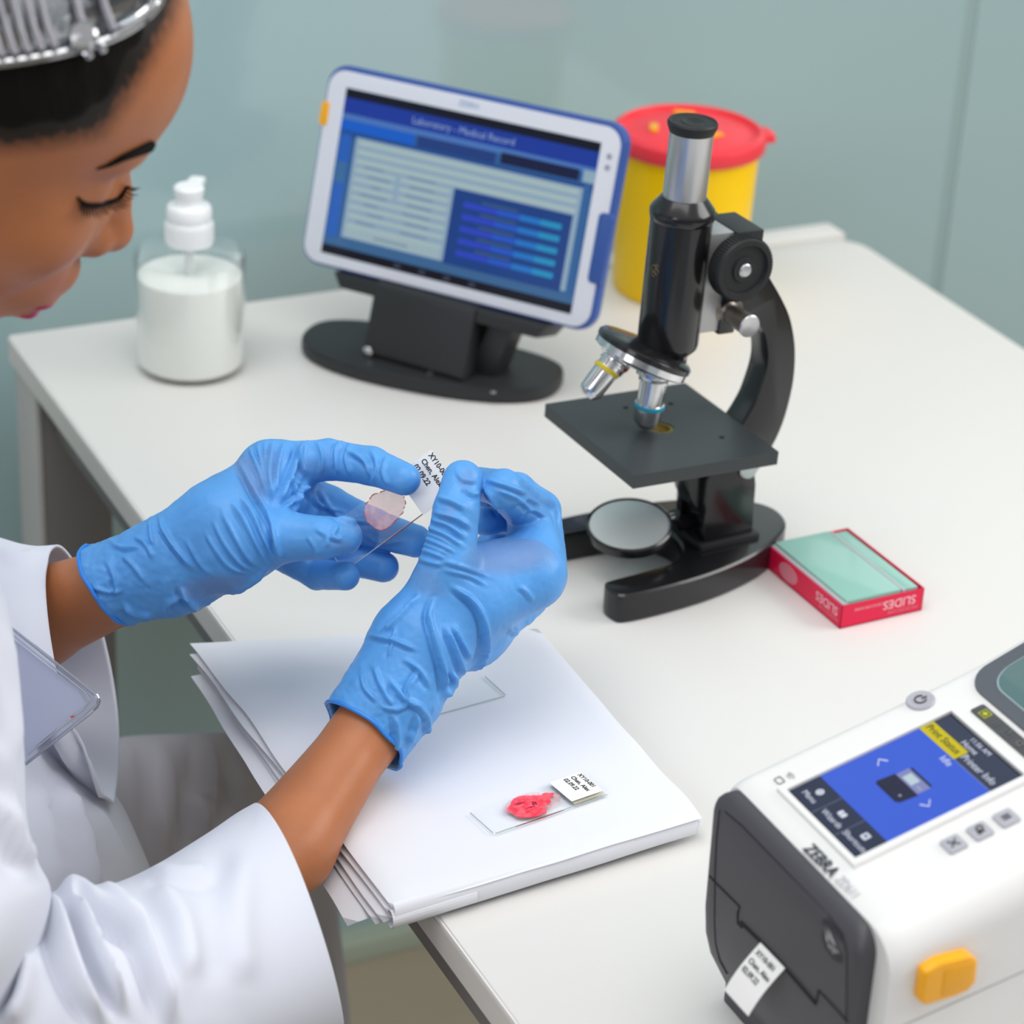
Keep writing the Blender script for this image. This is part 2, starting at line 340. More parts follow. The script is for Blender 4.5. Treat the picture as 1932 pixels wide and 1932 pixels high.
b = MB(); b.lathe([(.0045, 0), (.0045, .002), (.003, .003), (0, .0032)], SP(-.034, .0365, .017), -nh, n=20); b.obj('screw', M_chrome, st, label='chrome screw head')
for l in (.02, .075): b = MB(); b.lathe([(.0022, 0), (.0022, .0012), (0, .0016)], SP(l, .036, .0122), (0, 0, 1), n=16); b.obj('screw', M_satin, st, label='small grey screw head')

# ---------------------------------------------------------------- microscope
mth = math.radians(2.6); mx = Vector((math.cos(mth), math.sin(mth), 0)); my = Vector((-math.sin(mth), math.cos(mth), 0)); mz = Vector((0, 0, 1))
def MP(x, y, z): return Vector((.31, -.514, TZ))+mx*(x-.31)+my*y+mz*z
mic = empty('microscope', MP(.31, 0, 0), label='black monocular microscope with chrome eyepiece tube and horseshoe foot on the desk', cat='microscope')
mfr = Matrix((mx, my, mz)).transposed()
# horseshoe foot
out = [(.231, -.030), (.228, -.036), (.2285, -.045), (.234, -.0515), (.262, -.0525), (.30, -.049), (.335, -.040), (.362, -.027), (.382, -.012), (.389, .004), (.386, .02), (.372, .034), (.345, .047), (.31, .055), (.262, .058), (.236, .056), (.229, .050), (.228, .042), (.231, .036),
       (.262, .034), (.286, .030), (.299, .020), (.304, .003), (.299, -.014), (.286, -.024), (.262, -.028)]
oc = catmull(out+[out[0]], 4)[:-1]
b = MB(); b.prism([(p[0]-.31, p[1]) for p in oc], MP(.31, 0, .0), mx, my, mz, .021, bev=.0035, seg=3); b.obj('foot', M_blk, mic)
b = MB(); b.box(MP(.332, 0, .0225), (.046, .042, .005), mfr, bev=.0012); b.obj('pillar_plate', M_blkm, mic)
for s in (-1, 1):
    b = MB(); b.prism([(.313, .024), (.351, .024), (.350, .06), (.347, .076), (.335, .084), (.318, .082), (.311, .07)], MP(0, s*.0145-.0035, 0)-mx*0, mx, mz, my, .007, bev=.0012)
    b.obj('pillar', M_blk, mic)
b = MB(); b.box(MP(.333, 0, .038), (.034, .022, .028), mfr, bev=.001); b.obj('pillar_core', M_blk, mic)
b = MB(); b.lathe([(.0068, 0), (.0068, .0018), (.0058, .0026), (0, .0028)], MP(.342, -.018, .0735), -my, n=28); b.obj('tilt_screw', M_satin, mic, label='silver tilt joint screw')
# limb (curved arm)
oo = catmull([(.337, .231), (.345, .212), (.361, .188), (.3705, .170), (.3765, .146), (.3765, .118), (.3685, .087), (.347, .053), (.336, .043)], 6)
ii = catmull([(.312, .043), (.303, .06), (.302, .083), (.318, .092), (.336, .099), (.3465, .113), (.3515, .126), (.3548, .142), (.3530, .156), (.3480, .168), (.338, .176), (.322, .1735), (.313, .172)], 5)
poly = [tuple(p) for p in oo]+[tuple(p) for p in ii]+[(.312, .236)]
b = MB(); b.prism(poly, MP(0, 0, 0)-my*.0105, mx, mz, my, .021, bev=.0022); b.obj('arm', M_blk, mic)
lean = math.radians(2.1); tx = (mx*math.cos(lean)-mz*math.sin(lean)); tz = (mz*math.cos(lean)+mx*math.sin(lean))
lf = Matrix((tx, my, tz)).transposed()
b = MB(); b.box(MP(.3275, 0, .2365), (.020, .034, .008), lf, bev=.001); b.obj('rack_cover', M_blkm, mic)
b = MB(); b.box(MP(.3185, 0, .203), (.012, .03, .062), lf, bev=.001); b.obj('rack_guide', M_blk, mic)
b = MB(); b.box(MP(.3075, 0, .2075), (.019, .027, .066), lf, bev=.0008); b.obj('rack_slide', M_silver, mic, label='silver rack slide plate')
b = MB(); b.box(MP(.2995, 0, .206), (.010, .014, .07), lf, bev=.0008); b.obj('tube_clamp', M_blkm, mic)
for s in (-1, 1):
    kn = b = MB(); b.cyl(MP(.3145, s*.010, .2225), MP(.3145, s*.026, .2225), .006); b.lathe([(.0196, 0), (.0206, .0012), (.0206, .0105), (.0196, .0122), (.0165, .0122), (.0155, .0098), (.0085, .0098), (.0078, .0112), (.0052, .0112)], MP(.3145, s*.022, .2225), my*s, n=56)
    for k in range(60):
        a = 2*PI*k/60; b.box(MP(.3145+math.cos(a)*.0206, s*.028, .2225+math.sin(a)*.0206), (.0011, .009, .0007), mfr @ Matrix.Rotation(-a, 3, 'Y'))
    kn = b.obj('coarse_focus_knob', M_rubber, mic)
    b = MB(); b.lathe([(.0045, 0), (.0045, .0016), (.0036, .0024), (0, .0026)], MP(.3145, s*.0322, .2225), my*s, n=24); b.obj('knob_screw', M_satin, kn)
    b = MB(); b.lathe([(.011, 0), (.0115, .001), (.0115, .002), (.0075, .004), (.0058, .006), (.0058, .010), (.0068, .0105), (.0068, .026), (.006, .027)], MP(.3185, s*.0105, .1865), my*s, n=36); fk = b.obj('fine_focus_knob', mat('aged_steel', '8d867c', .38, metal=.8), mic)
    b = MB(); b.lathe([(.0068, 0), (.0074, .0006), (.0074, .0022), (.0066, .003), (.0045, .0024), (0, .0022)], MP(.3185, s*.036, .1865), my*s, n=32); b.obj('knob_cap', M_satin, fk)
# body tube
T0 = MP(.2835, 0, .1558)
b = MB(); b.lathe([(.0115, -.002), (.0135, .0015), (.0145, .004), (.0165, .006), (.019, .009), (.0195, .012), (.0195, .092), (.0195, .0925), (.0200, .093), (.0206, .096), (.0206, .0985), (.0196, .1005), (.0150, .1062), (.0142, .1072)], T0, tz, n=64); tube_ = b.obj('body_tube', M_blk, mic)
b = MB(); b.lathe([(.0135, .105), (.0135, .1495), (.0138, .150)], T0, tz, n=56); b.obj('eyepiece_tube', M_satin, mic)
b = MB(); b.lathe([(.0138, .1485), (.0142, .1495), (.0154, .1525), (.0156, .1545), (.0148, .1558), (.0138, .1556), (.0132, .155), (.0075, .1549), (.0068, .1556), (.005, .1552), (.0035, .1545), (0, .1543)], T0, tz, n=56); b.obj('eyepiece', M_rubber, mic)
Ml = mat('gold_print', '6b5a3c', .5)
lp = T0+tz*.0625; ld = (Vector(CAM)-lp); ld = (ld-tz*ld.dot(tz)).normalized(); lx = tz.cross(ld).normalized()
ld2 = (ld*math.cos(.72)-lx*math.sin(.72)).normalized(); lx2 = tz.cross(ld2).normalized()
b = MB()
for (u, v, r) in ((-.0008, .001, .0022), (.0012, -.0006, .0018), (-.0004, -.0024, .0016), (.001, .0028, .0014)):
    b.tube([lp+ld2*.0195+lx2*(u+math.cos(t)*r)+tz*(v+math.sin(t)*r) for t in np.linspace(0, 5.2, 14)], .00025, 6)
b.obj('emblem', Ml, mic)
# turret
dn = (mz*math.cos(math.radians(26))+mx*math.sin(math.radians(26))); dd = (mx*math.cos(math.radians(26))-mz*math.sin(math.radians(26)))
D0 = MP(.2665, 0, .1612)
b = MB(); b.lathe([(.0300, -.001), (.0318, 0), (.0318, .0028), (.0300, .0045), (.016, .007), (0, .0075)], D0, dn, n=64); tu = b.obj('turret', M_blk, mic)
b = MB(); b.lathe([(.020, -.0085), (.029, -.006), (.0312, -.0048), (.0312, -.0006), (.0300, -.0002)], D0, dn, n=64); b.obj('turret_ring', M_chrome, tu, label='chrome nosepiece ring')
b = MB(); b.cyl(T0-tz*.006, T0+tz*.004, .0135, .0135); b.obj('tube_collar', M_blk, mic)
def objective(P0, d, L, r, ring, col, name='objective', **k):
    d = Vector(d).normalized()
    b = MB(); b.lathe([(r*1.05, 0), (r*1.32, .0012), (r*1.35, .0025), (r*1.35, .0062), (r*1.05, .0075), (r*1.02, .0088), (r*1.1, .0092), (r*1.1, .0105), (r*.98, .0108), (r*.98, ring-.0012), (r*1.08, ring-.001), (r*1.08, ring+.0022), (r*1.02, ring+.0024), (r*.98, L-.0045), (r*.9, L-.003), (r*.6, L-.0004), (r*.55, L), (0, L-.0006)], P0, d, n=48)
    o = b.obj(name, M_chrome, mic, **k)
    b = MB(); b.lathe([(r*1.085, ring-.0008), (r*1.115, ring-.0003), (r*1.115, ring+.0016), (r*1.085, ring+.002)], P0, d, n=48, cap=False); b.obj('colour_ring', mat('ring_'+col, col, .4), o)
objective(D0+dd*.0135-dn*.0045, (-mx*.10-mz), .0425, .0088, .0270, '18a2c0', label='chrome objective with a light blue ring over the stage')
objective(D0-dd*.0165+my*.001-dn*.003, (-mx*.66-mz*.78-my*.02), .036, .0078, .0145, 'c8b400', label='chrome objective with a yellow ring, swung forward')
objective(D0+my*.020+dd*.004-dn*.003, (-dn+my*.38), .024, .0078, .0125, 'b02020', label='short chrome objective on the far side of the turret')
# stage
stc = MP(.284, .0005, .1015)
bm_ = bmesh.new(); hole = []; n_ = 40
b = MB()
sx_, sy_ = .0535, .0565
sq = []
for k in range(n_):
    a = 2*PI*(k+.5)/n_; c, s = math.cos(a), math.sin(a); q = min(sx_/abs(c), sy_/abs(s)); sq.append((c*q, s*q))
V = []; F = []
for z in (.0045, -.0045):
    for k in range(n_): V.append(stc+tx*sq[k][0]+my*sq[k][1]+tz*z)
    for k in range(n_):
        a = 2*PI*(k+.5)/n_; V.append(stc+tx*(math.cos(a)*.0085)+my*math.sin(a)*.0085+tz*z)
for k in range(n_):
    j = (k+1) % n_
    F += [(k, j, n_+j, n_+k), (2*n_+j, 2*n_+k, 3*n_+k, 3*n_+j), (k, 2*n_+k, 2*n_+j, j), (n_+j, 3*n_+j, 3*n_+k, n_+k)]
# exact corners
for cx, cy in ((sx_, sy_), (-sx_, sy_), (-sx_, -sy_), (sx_, -sy_)):
    kk = min(range(n_), key=lambda q: (sq[q][0]-cx)**2+(sq[q][1]-cy)**2)
    V[kk] = stc+tx*cx+my*cy+tz*.0045; V[2*n_+kk] = stc+tx*cx+my*cy-tz*.0045
stg = mk('stage', V, F, M_stage, mic, smooth=False)
b = MB(); b.lathe([(.0083, -.001), (.0083, .0040), (.0062, .0040), (.0062, -.001)], stc, tz, n=32, cap=False); b.obj('stage_insert', mat('brass_insert', '8a7434', .4, metal=.8), stg)
for (u, v) in ((-.006, .034), (.030, -.026), (.026, .030)):
    b = MB(); b.lathe([(.0018, .0044), (.0018, .00465), (0, .0046)], stc+tx*u+my*v, tz, n=16); b.obj('clip_hole', mat('hole_black', '0c0c0c', .8), stg)
b = MB(); b.box(MP(.322, 0, .092), (.03, .03, .013), lf, bev=.001); b.obj('stage_bracket', M_blkm, mic)
# mirror
mc = MP(.2665, .001, .0375); mn = (Vector(CAM)-mc).normalized()*.2+Vector((-.05, 0, 1)); mn.normalize()
b = MB(); b.lathe([(.0, -.006), (.024, -.006), (.0278, -.0045), (.0285, -.001), (.0285, .0016), (.0272, .0028), (.0262, .0022)], mc, mn, n=56, cap=False); mf = b.obj('mirror_mount', M_blk, mic)
b = MB(); b.lathe([(.0262, .0012), (.0262, .0018), (0, .0018)], mc, mn, n=56, cap=False); b.obj('mirror', mat('whitened_mirror', 'fbfffd', .35, metal=.5, spec=.8), mf, label='round mirror whitened in place of a bright reflection')  # half-metal white base colour stands in for a bright reflection
b = MB(); b.cyl(mc+mx*.029, mc+mx*.036, .0028); b.obj('mirror_pin', M_chrome, mf)
b = MB(); b.tube([mc+mx*.033+mz*.001, mc+mx*.04-mz*.006, mc+mx*.046-mz*.006, MP(.322, 0, .033)], .0055, 14); b.obj('mirror_arm', M_blk, mic)

# ---------------------------------------------------------------- box of slides
bth = math.radians(2.2); bx = Vector((math.cos(bth+.02), math.sin(bth+.02), 0)); by = Vector((-math.sin(bth-.06), math.cos(bth-.06), 0)); by = Vector((.028, 1, 0)).normalized(); bx = Vector((1, -.028+.05, 0)).normalized()
by = Vector((-bx.y, bx.x, 0)); BO = Vector((.3628, -.6254, TZ+.0003))
bxf = Matrix((bx, by, (0, 0, 1))).transposed()
M_crd = mat('red_card', 'e00f45', .45); M_crdw = mat('red_card_edge', 'e8707e', .5); M_glassg = mat('green_glass_stack', '8cbcae', .12, spec=.6, coat=.5)
sb = empty('slide_box', BO+bx*.032+by*.045, label='open red card slide box packed with green-edged glass slides, right of the microscope foot', cat='box')
w_, l_, h_ = .0635, .0895, .0165
def BP(x, y, z): return BO+bx*x+by*y+Vector((0, 0, z))
b = MB(); t_ = .0007
b.box(BP(w_/2, t_/2, h_/2), (w_, t_, h_), bxf); b.box(BP(w_/2, l_-t_/2, h_/2), (w_, t_, h_), bxf); b.box(BP(t_/2, l_/2, h_/2), (t_, l_, h_), bxf); b.box(BP(w_-t_/2, l_/2, h_/2), (t_, l_, h_), bxf); b.box(BP(w_/2, l_/2, t_/2), (w_, l_, t_), bxf)
b.obj('card_tray', M_crd, sb, smooth=False)
M_prn = mat('white_print', 'f0b8c0', .5)
M_prn2 = mat('pink_print', 'e0808e', .5)
# inverted print on the two visible sides
text('SLIDES', .0088, BP(w_-.006, -.0002, h_*.62), -bx, -Vector((0, 0, 1)), M_prn, sb, depth=0, bold=.0001)
text('MICROSCOPE', .0038, BP(w_-.004, -.0002, h_*.26), -bx, -Vector((0, 0, 1)), M_prn2, sb, depth=0)
text('MICROSCOPE SLIDES', .0026, BP(.034, -.0002, h_*.72), -bx, -Vector((0, 0, 1)), M_prn, sb, depth=0)
text('SLIDES', .0088, BP(-.0002, .004, h_*.62), by, -Vector((0, 0, 1)), M_prn, sb, depth=0, bold=.0001)
text('MICROSCOPE', .0036, BP(-.0002, .003, h_*.28), by, -Vector((0, 0, 1)), M_prn2, sb, depth=0)
b = MB(); b.prism([(.011*math.cos(t), .0062*math.sin(t)) for t in np.linspace(0, 2*PI, 30)[:-1]], BP(-.0001, l_-.027, h_*.52), by, (0, 0, 1), -bx, .0002); b.obj('round_mark', M_prn2, sb)
gs = empty('glass_slide_pack', BP(w_/2, l_/2, .001), label='block of green-tinted glass slides wrapped in clear film inside the red box', cat='glass slides')
b = MB(); b.box(BP(w_*.40, l_/2, h_/2+.0018), (w_*.66, l_-.004, h_+.0004), bxf, bev=.0006)
b.obj('slide_block', M_glassg, gs)
b = MB(); b.box(BP(w_*.88, l_/2+.001, h_/2+.0005), (w_*.17, l_-.006, h_-.002), bxf, bev=.0006); b.obj('slide_block', M_glassg, gs)
b = MB(); b.box(BP(.0034, l_/2, h_/2+.0009), (.0042, l_-.003, h_-.001), bxf, bev=.0006); b.box(BP(w_*.765, l_/2-.0005, h_/2+.0012), (.0022, l_-.004, h_), bxf, bev=.0006)
b.obj('foam_strip', mat('grey_film', 'b6b4b8', .35), gs)
# ---------------------------------------------------------------- label printer
M_prw = mat('printer_white', 'dfdedc', .42); M_prk = mat('printer_charcoal', '47464b', .5, bump=(1500, .08, .0002)); M_prb = mat('printer_shadow_gap', '101014', .7)
M_prg = mat('printer_grey_frame', '55585f', .4); M_key = mat('grey_key', 'a9a9b0', .4); M_keyd = mat('key_print', '2e2f36', .5)
PO = np.array([.1107, -.9524, .8798]); PAL = math.radians(14.4)
pe1 = np.array([math.cos(PAL), 0, math.sin(PAL)]); pn = np.array([-math.sin(PAL), 0, math.cos(PAL)])
def PL(a, bb, h=0): return PO+pe1*a+np.array([0, bb, 0])+pn*h        # a: up the sloping top, bb: world y offset
def rp(x, y):
    d = ray(x, y); return CAM+d*(((PO-CAM)@pn)/(d@pn))
PY0, PY1 = -1.0705, -.9245
pr = empty('label_printer', (.2, -1.0, TZ), label='white and charcoal label printer with a lit blue touch screen at the desk front', cat='printer')
def top_z(x):
    pts = [(.086, .1285), (.092, .1345), (.10, .1371), (.215, .1667), (.235, .1725), (.262, .183), (.29, .188), (.315, .186), (.335, .176)]
    return TZ+float(np.interp(x, [p[0] for p in pts], [p[1] for p in pts]))
def section(x, y0, y1, z0, z1, rr, rl, rb=.006, n=7):
    P = []
    for cy, cz, r, a0 in ((y0, z1, rr, 180), (y1, z1, rl, 90), (y1, z0, rb, 0), (y0, z0, rb, -90)):
        oy = cy+r if cy == y0 else cy-r; oz = cz-r if cz == z1 else cz+r
        for i in range(n+1):
            a = math.radians(a0-90*i/n); P.append((x, oy+r*math.cos(a), oz+r*math.sin(a)))
    return P
def loftx(xs, f, m, name, parent, cap=True, **k):
    rows = [f(x) for x in xs]; n = len(rows[0]); V = [p for r in rows for p in r]; F = []
    for i in range(len(rows)-1):
        for j in range(n):
            j2 = (j+1) % n; F.append((i*n+j, (i+1)*n+j, (i+1)*n+j2, i*n+j2))
    if cap: F.append(tuple(range(n))); F.append(tuple((len(rows)-1)*n+j for j in range(n))[::-1])
    return mk(name, V, F, m, parent, smooth=True, sharp=40, **k)
xs = [.0955, .0965, .099, .104, .1079, .1081, .112, .15, .2, .215, .225, .235, .25, .262, .275, .29, .315, .33, .335]
def bodysec(x):
    e = .0 if x > .1 else (.1-x)*.25
    zt = top_z(x); 
    if x < .104: zt = min(zt, TZ+.1385-(.104-x)**2*40)
    return section(x, PY0+e, PY1-e, TZ+.0015+(.034 if x < .108 else 0), zt-e, .019, .010)
loftx(xs, bodysec, M_prw, 'housing', pr)
# charcoal front: curved face
def xf(z):   # front profile, z above desk
    return float(np.interp(z, [0, .012, .022, .034, .048, .064, .12, .127, .1325, .1345], [.1035, .1035, .0985, .0925, .0885, .0868, .0862, .0872, .0905, .096]))
zs = [.001, .006, .012, .017, .022, .028, .034, .041, .048, .056, .064, .08, .1, .112, .12, .1235, .127, .130, .1325, .1338, .1345]
FY0, FY1 = -1.0575, -.9255
def fy(z, side):
    r = .0135; t = max(0, z-(.1345-r)); ins = r-math.sqrt(max(0, r*r-t*t)); return FY0+ins if side == 0 else FY1-ins
V = []; F = []; ts = [0, .006, .02, .05, .15, .3, .5, .7, .85, .95, .98, .994, 1]
for z in zs:
    ya, yb = fy(z, 0), fy(z, 1)
    for t in ts:
        y = ya+(yb-ya)*t; d = min(t, 1-t)*(yb-ya); ed = max(0, 1-d/.0028); V.append((xf(z)+.0022*ed*ed, y, TZ+z))
n = len(ts)
for i in range(len(zs)-1):
    for j in range(n-1): F.append((i*n+j, i*n+j+1, (i+1)*n+j+1, (i+1)*n+j))
bnd = [i*n for i in range(len(zs))]+[(len(zs)-1)*n+j for j in range(1, n)]+[i*n+n-1 for i in range(len(zs)-2, -1, -1)]+[j for j in range(n-2, 0, -1)]
base = len(V)
for q in bnd: V.append((.112, V[q][1], V[q][2]))
for i in range(len(bnd)):
    j = (i+1) % len(bnd); F.append((bnd[i], base+i, base+j, bnd[j]))
fp = mk('front_panel', V, F, M_prk, pr, sharp=50, label='charcoal front panel')
def FPt(x, y, off=.0002):   # photo pixel -> front face
    q = wx(x, y, .0866)
    for _ in range(3): q = wx(x, y, xf(q[2]-TZ)-off)
    return q
def groove(pix, r=.00045, name='panel_gap'):
    P = []
    for (a, b2) in zip(pix[:-1], pix[1:]):
        m = max(1, int(math.hypot(a[0]-b2[0], a[1]-b2[1])/14))
        for i in range(m): P.append(FPt(a[0]+(b2[0]-a[0])*i/m, a[1]+(b2[1]-a[1])*i/m, 0))
    P.append(FPt(*pix[-1], 0)); b = MB(); b.tube(P, r, 8); return b.obj(name, M_prb, fp)
groove([(1358, 1528), (1352, 1580), (1349, 1650), (1348, 1740), (1350, 1780), (1358, 1812), (1372, 1838)], .0004)
groove([(1368, 1531), (1400, 1558), (1470, 1630), (1560, 1722), (1590, 1762), (1598, 1800), (1598, 1850), (1597, 1925)], .0004)
groove([(1339, 1653), (1349, 1664), (1396, 1711), (1392, 1722), (1392, 1742), (1400, 1750)], .0006)
groove([(1398, 1740), (1436, 1777), (1478, 1822), (1540, 1893)], .0011)
groove([(1540, 1893), (1545, 1868), (1570, 1895), (1600, 1928)], .0006)
# logo badge: striped animal head mark
b = MB(); bp = [FPt(*p) for p in ((1552, 1734), (1560, 1733), (1584, 1757), (1590, 1766), (1589, 1812), (1585, 1818), (1572, 1810), (1557, 1790), (1551, 1770))]
cen = sum(bp)/len(bp); V = [p+np.array([-.0001, 0, 0]) for p in bp]; b.add(V, [tuple(range(len(V)))]); b.obj('logo_badge', mat('badge_dark', '2b2b31', .3), fp, smooth=False)
b = MB()
for (x0, y0, x1, y1, w) in ((1558, 1752, 1563, 1782, 3), (1562, 1750, 1569, 1780, 3), (1566, 1757, 1573, 1786, 2.6), (1561, 1776, 1568, 1794, 3), (1567, 1782, 1576, 1797, 3), (1570, 1768, 1577, 1790, 2.2), (1574, 1790, 1583, 1800, 3.4), (1569, 1793, 1575, 1801, 2.5), (1558, 1768, 1561, 1776, 2.4)):
    dx, dy = x1-x0, y1-y0; L = math.hypot(dx, dy); px, py = -dy/L*w/2, dx/L*w/2; mx_, my_ = (x0+x1)/2, (y0+y1)/2
    b.add([FPt(x0, y0, .0004), FPt(mx_+px, my_+py, .0004), FPt(x1, y1, .0004), FPt(mx_-px, my_-py, .0004)], [(0, 1, 2, 3)])
b.obj('logo', mat('badge_silver', 'b8b8be', .4), fp, smooth=False)
# printed writing on the top front edge
rdir = (0, -1, 0); udir = tuple(pe1)
def onTop(x, y, h=.0003): return rp(x, y)+pn*h
text('ZEBRA', .0088, PL(-.0125, -.0385, .0004), rdir, udir, mat('dark_blue_print', '2e3440', .5), pr, bold=.00022, xs=.92)
text('ZD611', .0070, PL(-.0125, -.0650, .0004), rdir, udir, mat('grey_print', 'a9abb2', .5), pr, xs=.8)
# touch screen recess + screen
b = MB()
def PQ(x, y, z): return PL(y, x, z)
fo = [(.0035, -.003), (.0035, .097), (-.0645, .097), (-.0645, -.003)]; fi = [(0, 0), (0, .0935), (-.0605, .0935), (-.0605, 0)]
V = [PL(a, y, .0022) for y, a in [(p[0], p[1]) for p in fo]]+[PL(a, y, .0022) for y, a in fi]+[PL(a, y, .0003) for y, a in fi]+[PL(a+(.001 if a > .05 else -.001), y+(.001 if y > 0 else -.001), -.001) for y, a in fo]
F = []
for i in range(4):
    j = (i+1) % 4; F += [(i, j, 4+j, 4+i), (4+i, 4+j, 8+j, 8+i), (12+i, 12+j, j, i)]
mk('screen_frame', V, F, M_prw, pr, smooth=False)
def SV(u, v, z=0): return PL(.0005+v*.0925, -.0002-u*.060, .0006+z)
def R(u0, v0, u1, v1, c, ly): return (u0, v0, u1, v1, c, ly)
rs = [R(0, 0, 1, 1, '171a2a', 0), R(0, .01, 1, .19, '353a52', 1), R(0, .192, 1, .803, '4468e4', 1), R(0, .803, 1, .99, '41465c', 1), R(.0, .803, .488, .893, 'dccb14', 2),
      R(.330, .01, .337, .19, '767b90', 2), R(.663, .01, .670, .19, '767b90', 2), R(.49, .803, 1, .806, '9aa4d8', 2)]
ps = ui('touch_screen', rs, lambda u, v, z: SV(u, v, z), pr, z0=.0001, dz=.00005, es=.85, rough=.25)
M_tx = mat('screen_white', '05060a', .4, emit='dfe4f4', es=.95); M_txd = mat('screen_dark', '05060a', .4, emit='2a3038', es=.6)
def stx(s, u, v, size, m=M_tx, al='CENTER', **k): text(s, size, SV(u, v, .0005), rdir, udir, m, ps, align=al, **k)
stx('Menu', .17, .062, .0046); stx('Wizards', .5, .062, .0046); stx('Shortcuts', .83, .062, .0046)
stx('Print Status', .24, .848, .0056, M_txd, bold=.00008); stx('Printer Info', .72, .852, .0056); stx('Home', .455, .915, .0047); stx('11:56 AM', .5, .962, .0040); stx('Idle', .475, .762, .0054)
b = MB()
b.prism([(.0021*math.cos(t), .0021*math.sin(t)) for t in np.linspace(0, 2*PI, 25)[:-1]], SV(.17, .125, .0004), rdir, udir, tuple(pn), .0001); b.obj('menu_icon', M_tx, ps, sharp=30); b = MB()
b.prism([(-.0024, -.0014), (0, -.0018), (.0024, -.0014), (.0024, .0012), (.0012, .0018), (0, .001), (-.0012, .0018), (-.0024, .0012)], SV(.5, .125, .0004), rdir, udir, tuple(pn), .0001)
b.obj('wizard_icon', M_tx, ps, sharp=30); b = MB(); b.prism(rrect(-.0020, -.0018, .0020, .0022, .0004), SV(.83, .125, .0004), rdir, udir, tuple(pn), .0001)
b.obj('shortcut_icon', M_tx, ps, sharp=30)
for u, sgn in ((.155, 1), (.81, -1)):
    b = MB(); b.tube([SV(u+.03*sgn, .53, .0006), SV(u-.03*sgn, .50, .0006), SV(u+.03*sgn, .47, .0006)], .0003, 6); b.obj('chevron', M_tx, ps, sharp=30)
b = MB()
for (i, j) in [(i, j) for i in (-1, 0, 1) for j in (-1, 0, 1)]: b.prism([(.0003*math.cos(t), .0003*math.sin(t)) for t in np.linspace(0, 2*PI, 9)[:-1]], SV(.17+i*.017, .125+j*.011, .00052), rdir, udir, tuple(pn), .00003)
b.prism([(-.0008, -.0008), (.0008, -.0008), (.0008, .0010), (-.0008, .0010)], SV(.83, .127, .00052), rdir, udir, tuple(pn), .00003)
b.prism([(-.0002, -.0014), (.0002, -.0014), (.0002, .0010), (-.0002, .0010)], SV(.5, .125, .00052), rdir, udir, tuple(pn), .00003)
b.obj('screen_icon_detail', mat('screen_353a52', '05060a', .25, emit='353a52', es=.85), ps, smooth=False)
pic = [R(.33, .395, .66, .505, '302e46', 3), R(.35, .385, .64, .40, '302e46', 3), R(.34, .505, .645, .585, '8d92c8', 3), R(.35, .585, .635, .60, '30334a', 4), R(.40, .517, .53, .572, 'c6dce4', 4), R(.58, .425, .605, .437, 'a8b4d0', 4)]
for i in range(3): pic.append(R(.565+i*.022, .53, .575+i*.022, .545, 'b8c4e0', 4))
ui('printer_picture', pic, lambda u, v, z: SV(u+(.02 if v > .5 else 0), v, z), ps, z0=.0002, dz=.00006, es=.85)
# round power key, three soft keys, status strip, wireless mark
pc = PL(.0872, .0175, 0)
b = MB(); b.lathe([(.0072, -.001), (.0072, .0009), (.0066, .0016), (.004, .0012), (0, .001)], pc, pn, n=40); pk = b.obj('power_button', M_key, pr)
b = MB(); b.tube([pc+pn*.0016+np.array(udir)*math.cos(t)*.0028+np.array(rdir)*math.sin(t)*.0028 for t in np.linspace(.6, 2*PI-.6, 22)], .00035, 6); b.tube([pc+pn*.0016+np.array(udir)*.0008, pc+pn*.0016+np.array(udir)*.0036], .00035, 6); b.obj('power_symbol', M_keyd, pk)
for i, a in enumerate((.0413, .0556, .0701)):
    kc = PL(a, -.0788, 0)
    b = MB(); b.prism(rrect(-.0052, -.0050, .0052, .0050, .0016), kc-pn*.001, rdir, udir, tuple(pn), .0024, bev=.0006); kb = b.obj('soft_key', M_key, pr, label=('grey key with a cross', 'grey key with a feed mark', 'grey key with a pause mark')[i])
    b = MB(); K = lambda u, v: kc+pn*.0016+np.array(rdir)*u+np.array(udir)*v
    if i == 0: b.tube([K(-.0022, -.0022), K(.0022, .0022)], .0004, 6); b.tube([K(-.0022, .0022), K(.0022, -.0022)], .0004, 6)
    elif i == 1:
        b.tube([K(-.0012+.0016*math.cos(t), .0006+.0016*math.sin(t)) for t in np.linspace(0, 2*PI, 17)[:-1]], .0004, 6, closed=True); b.tube([K(-.0008, -.0014), K(.0018, -.0006)], .0004, 6); b.tube([K(.0016, .0016), K(.0016, -.0018)], .0004, 6); b.tube([K(.0006, -.0008), K(.0016, -.002), K(.0026, -.0008)], .0004, 6)
    else: b.tube([K(-.0010, -.0020), K(-.0010, .0020)], .0005, 6); b.tube([K(.0010, -.0020), K(.0010, .0020)], .0005, 6)
    b.obj('key_symbol', M_keyd, kb)
b = MB(); b.prism(rrect(.0035, .1015, .080, .1095, .0015), PL(0, 0, -.0006), rdir, udir, tuple(pn), .0013, bev=.0003); ss = b.obj('status_strip', mat('strip_charcoal', '4a4a4c', .35), pr)
M_lit = mat('status_lit', '202010', .4, emit='d8dc20', es=.9); M_dim = mat('status_dim', '6e6e70', .5)
def SK(u, v): return PL(.1055+v, -u, .0011)
b = MB(); b.tube([SK(.0085, -.0022), SK(.0085, .0022), SK(.0135, .0022), SK(.0135, -.0022)], .00022, 5, closed=True); b.add([SK(.0093, 0), SK(.011, .0015), SK(.0127, 0), SK(.011, -.0015)], [(0, 3, 2, 1)]); b.obj('status_light', M_lit, ss, smooth=False, label='lit yellow-green status light')
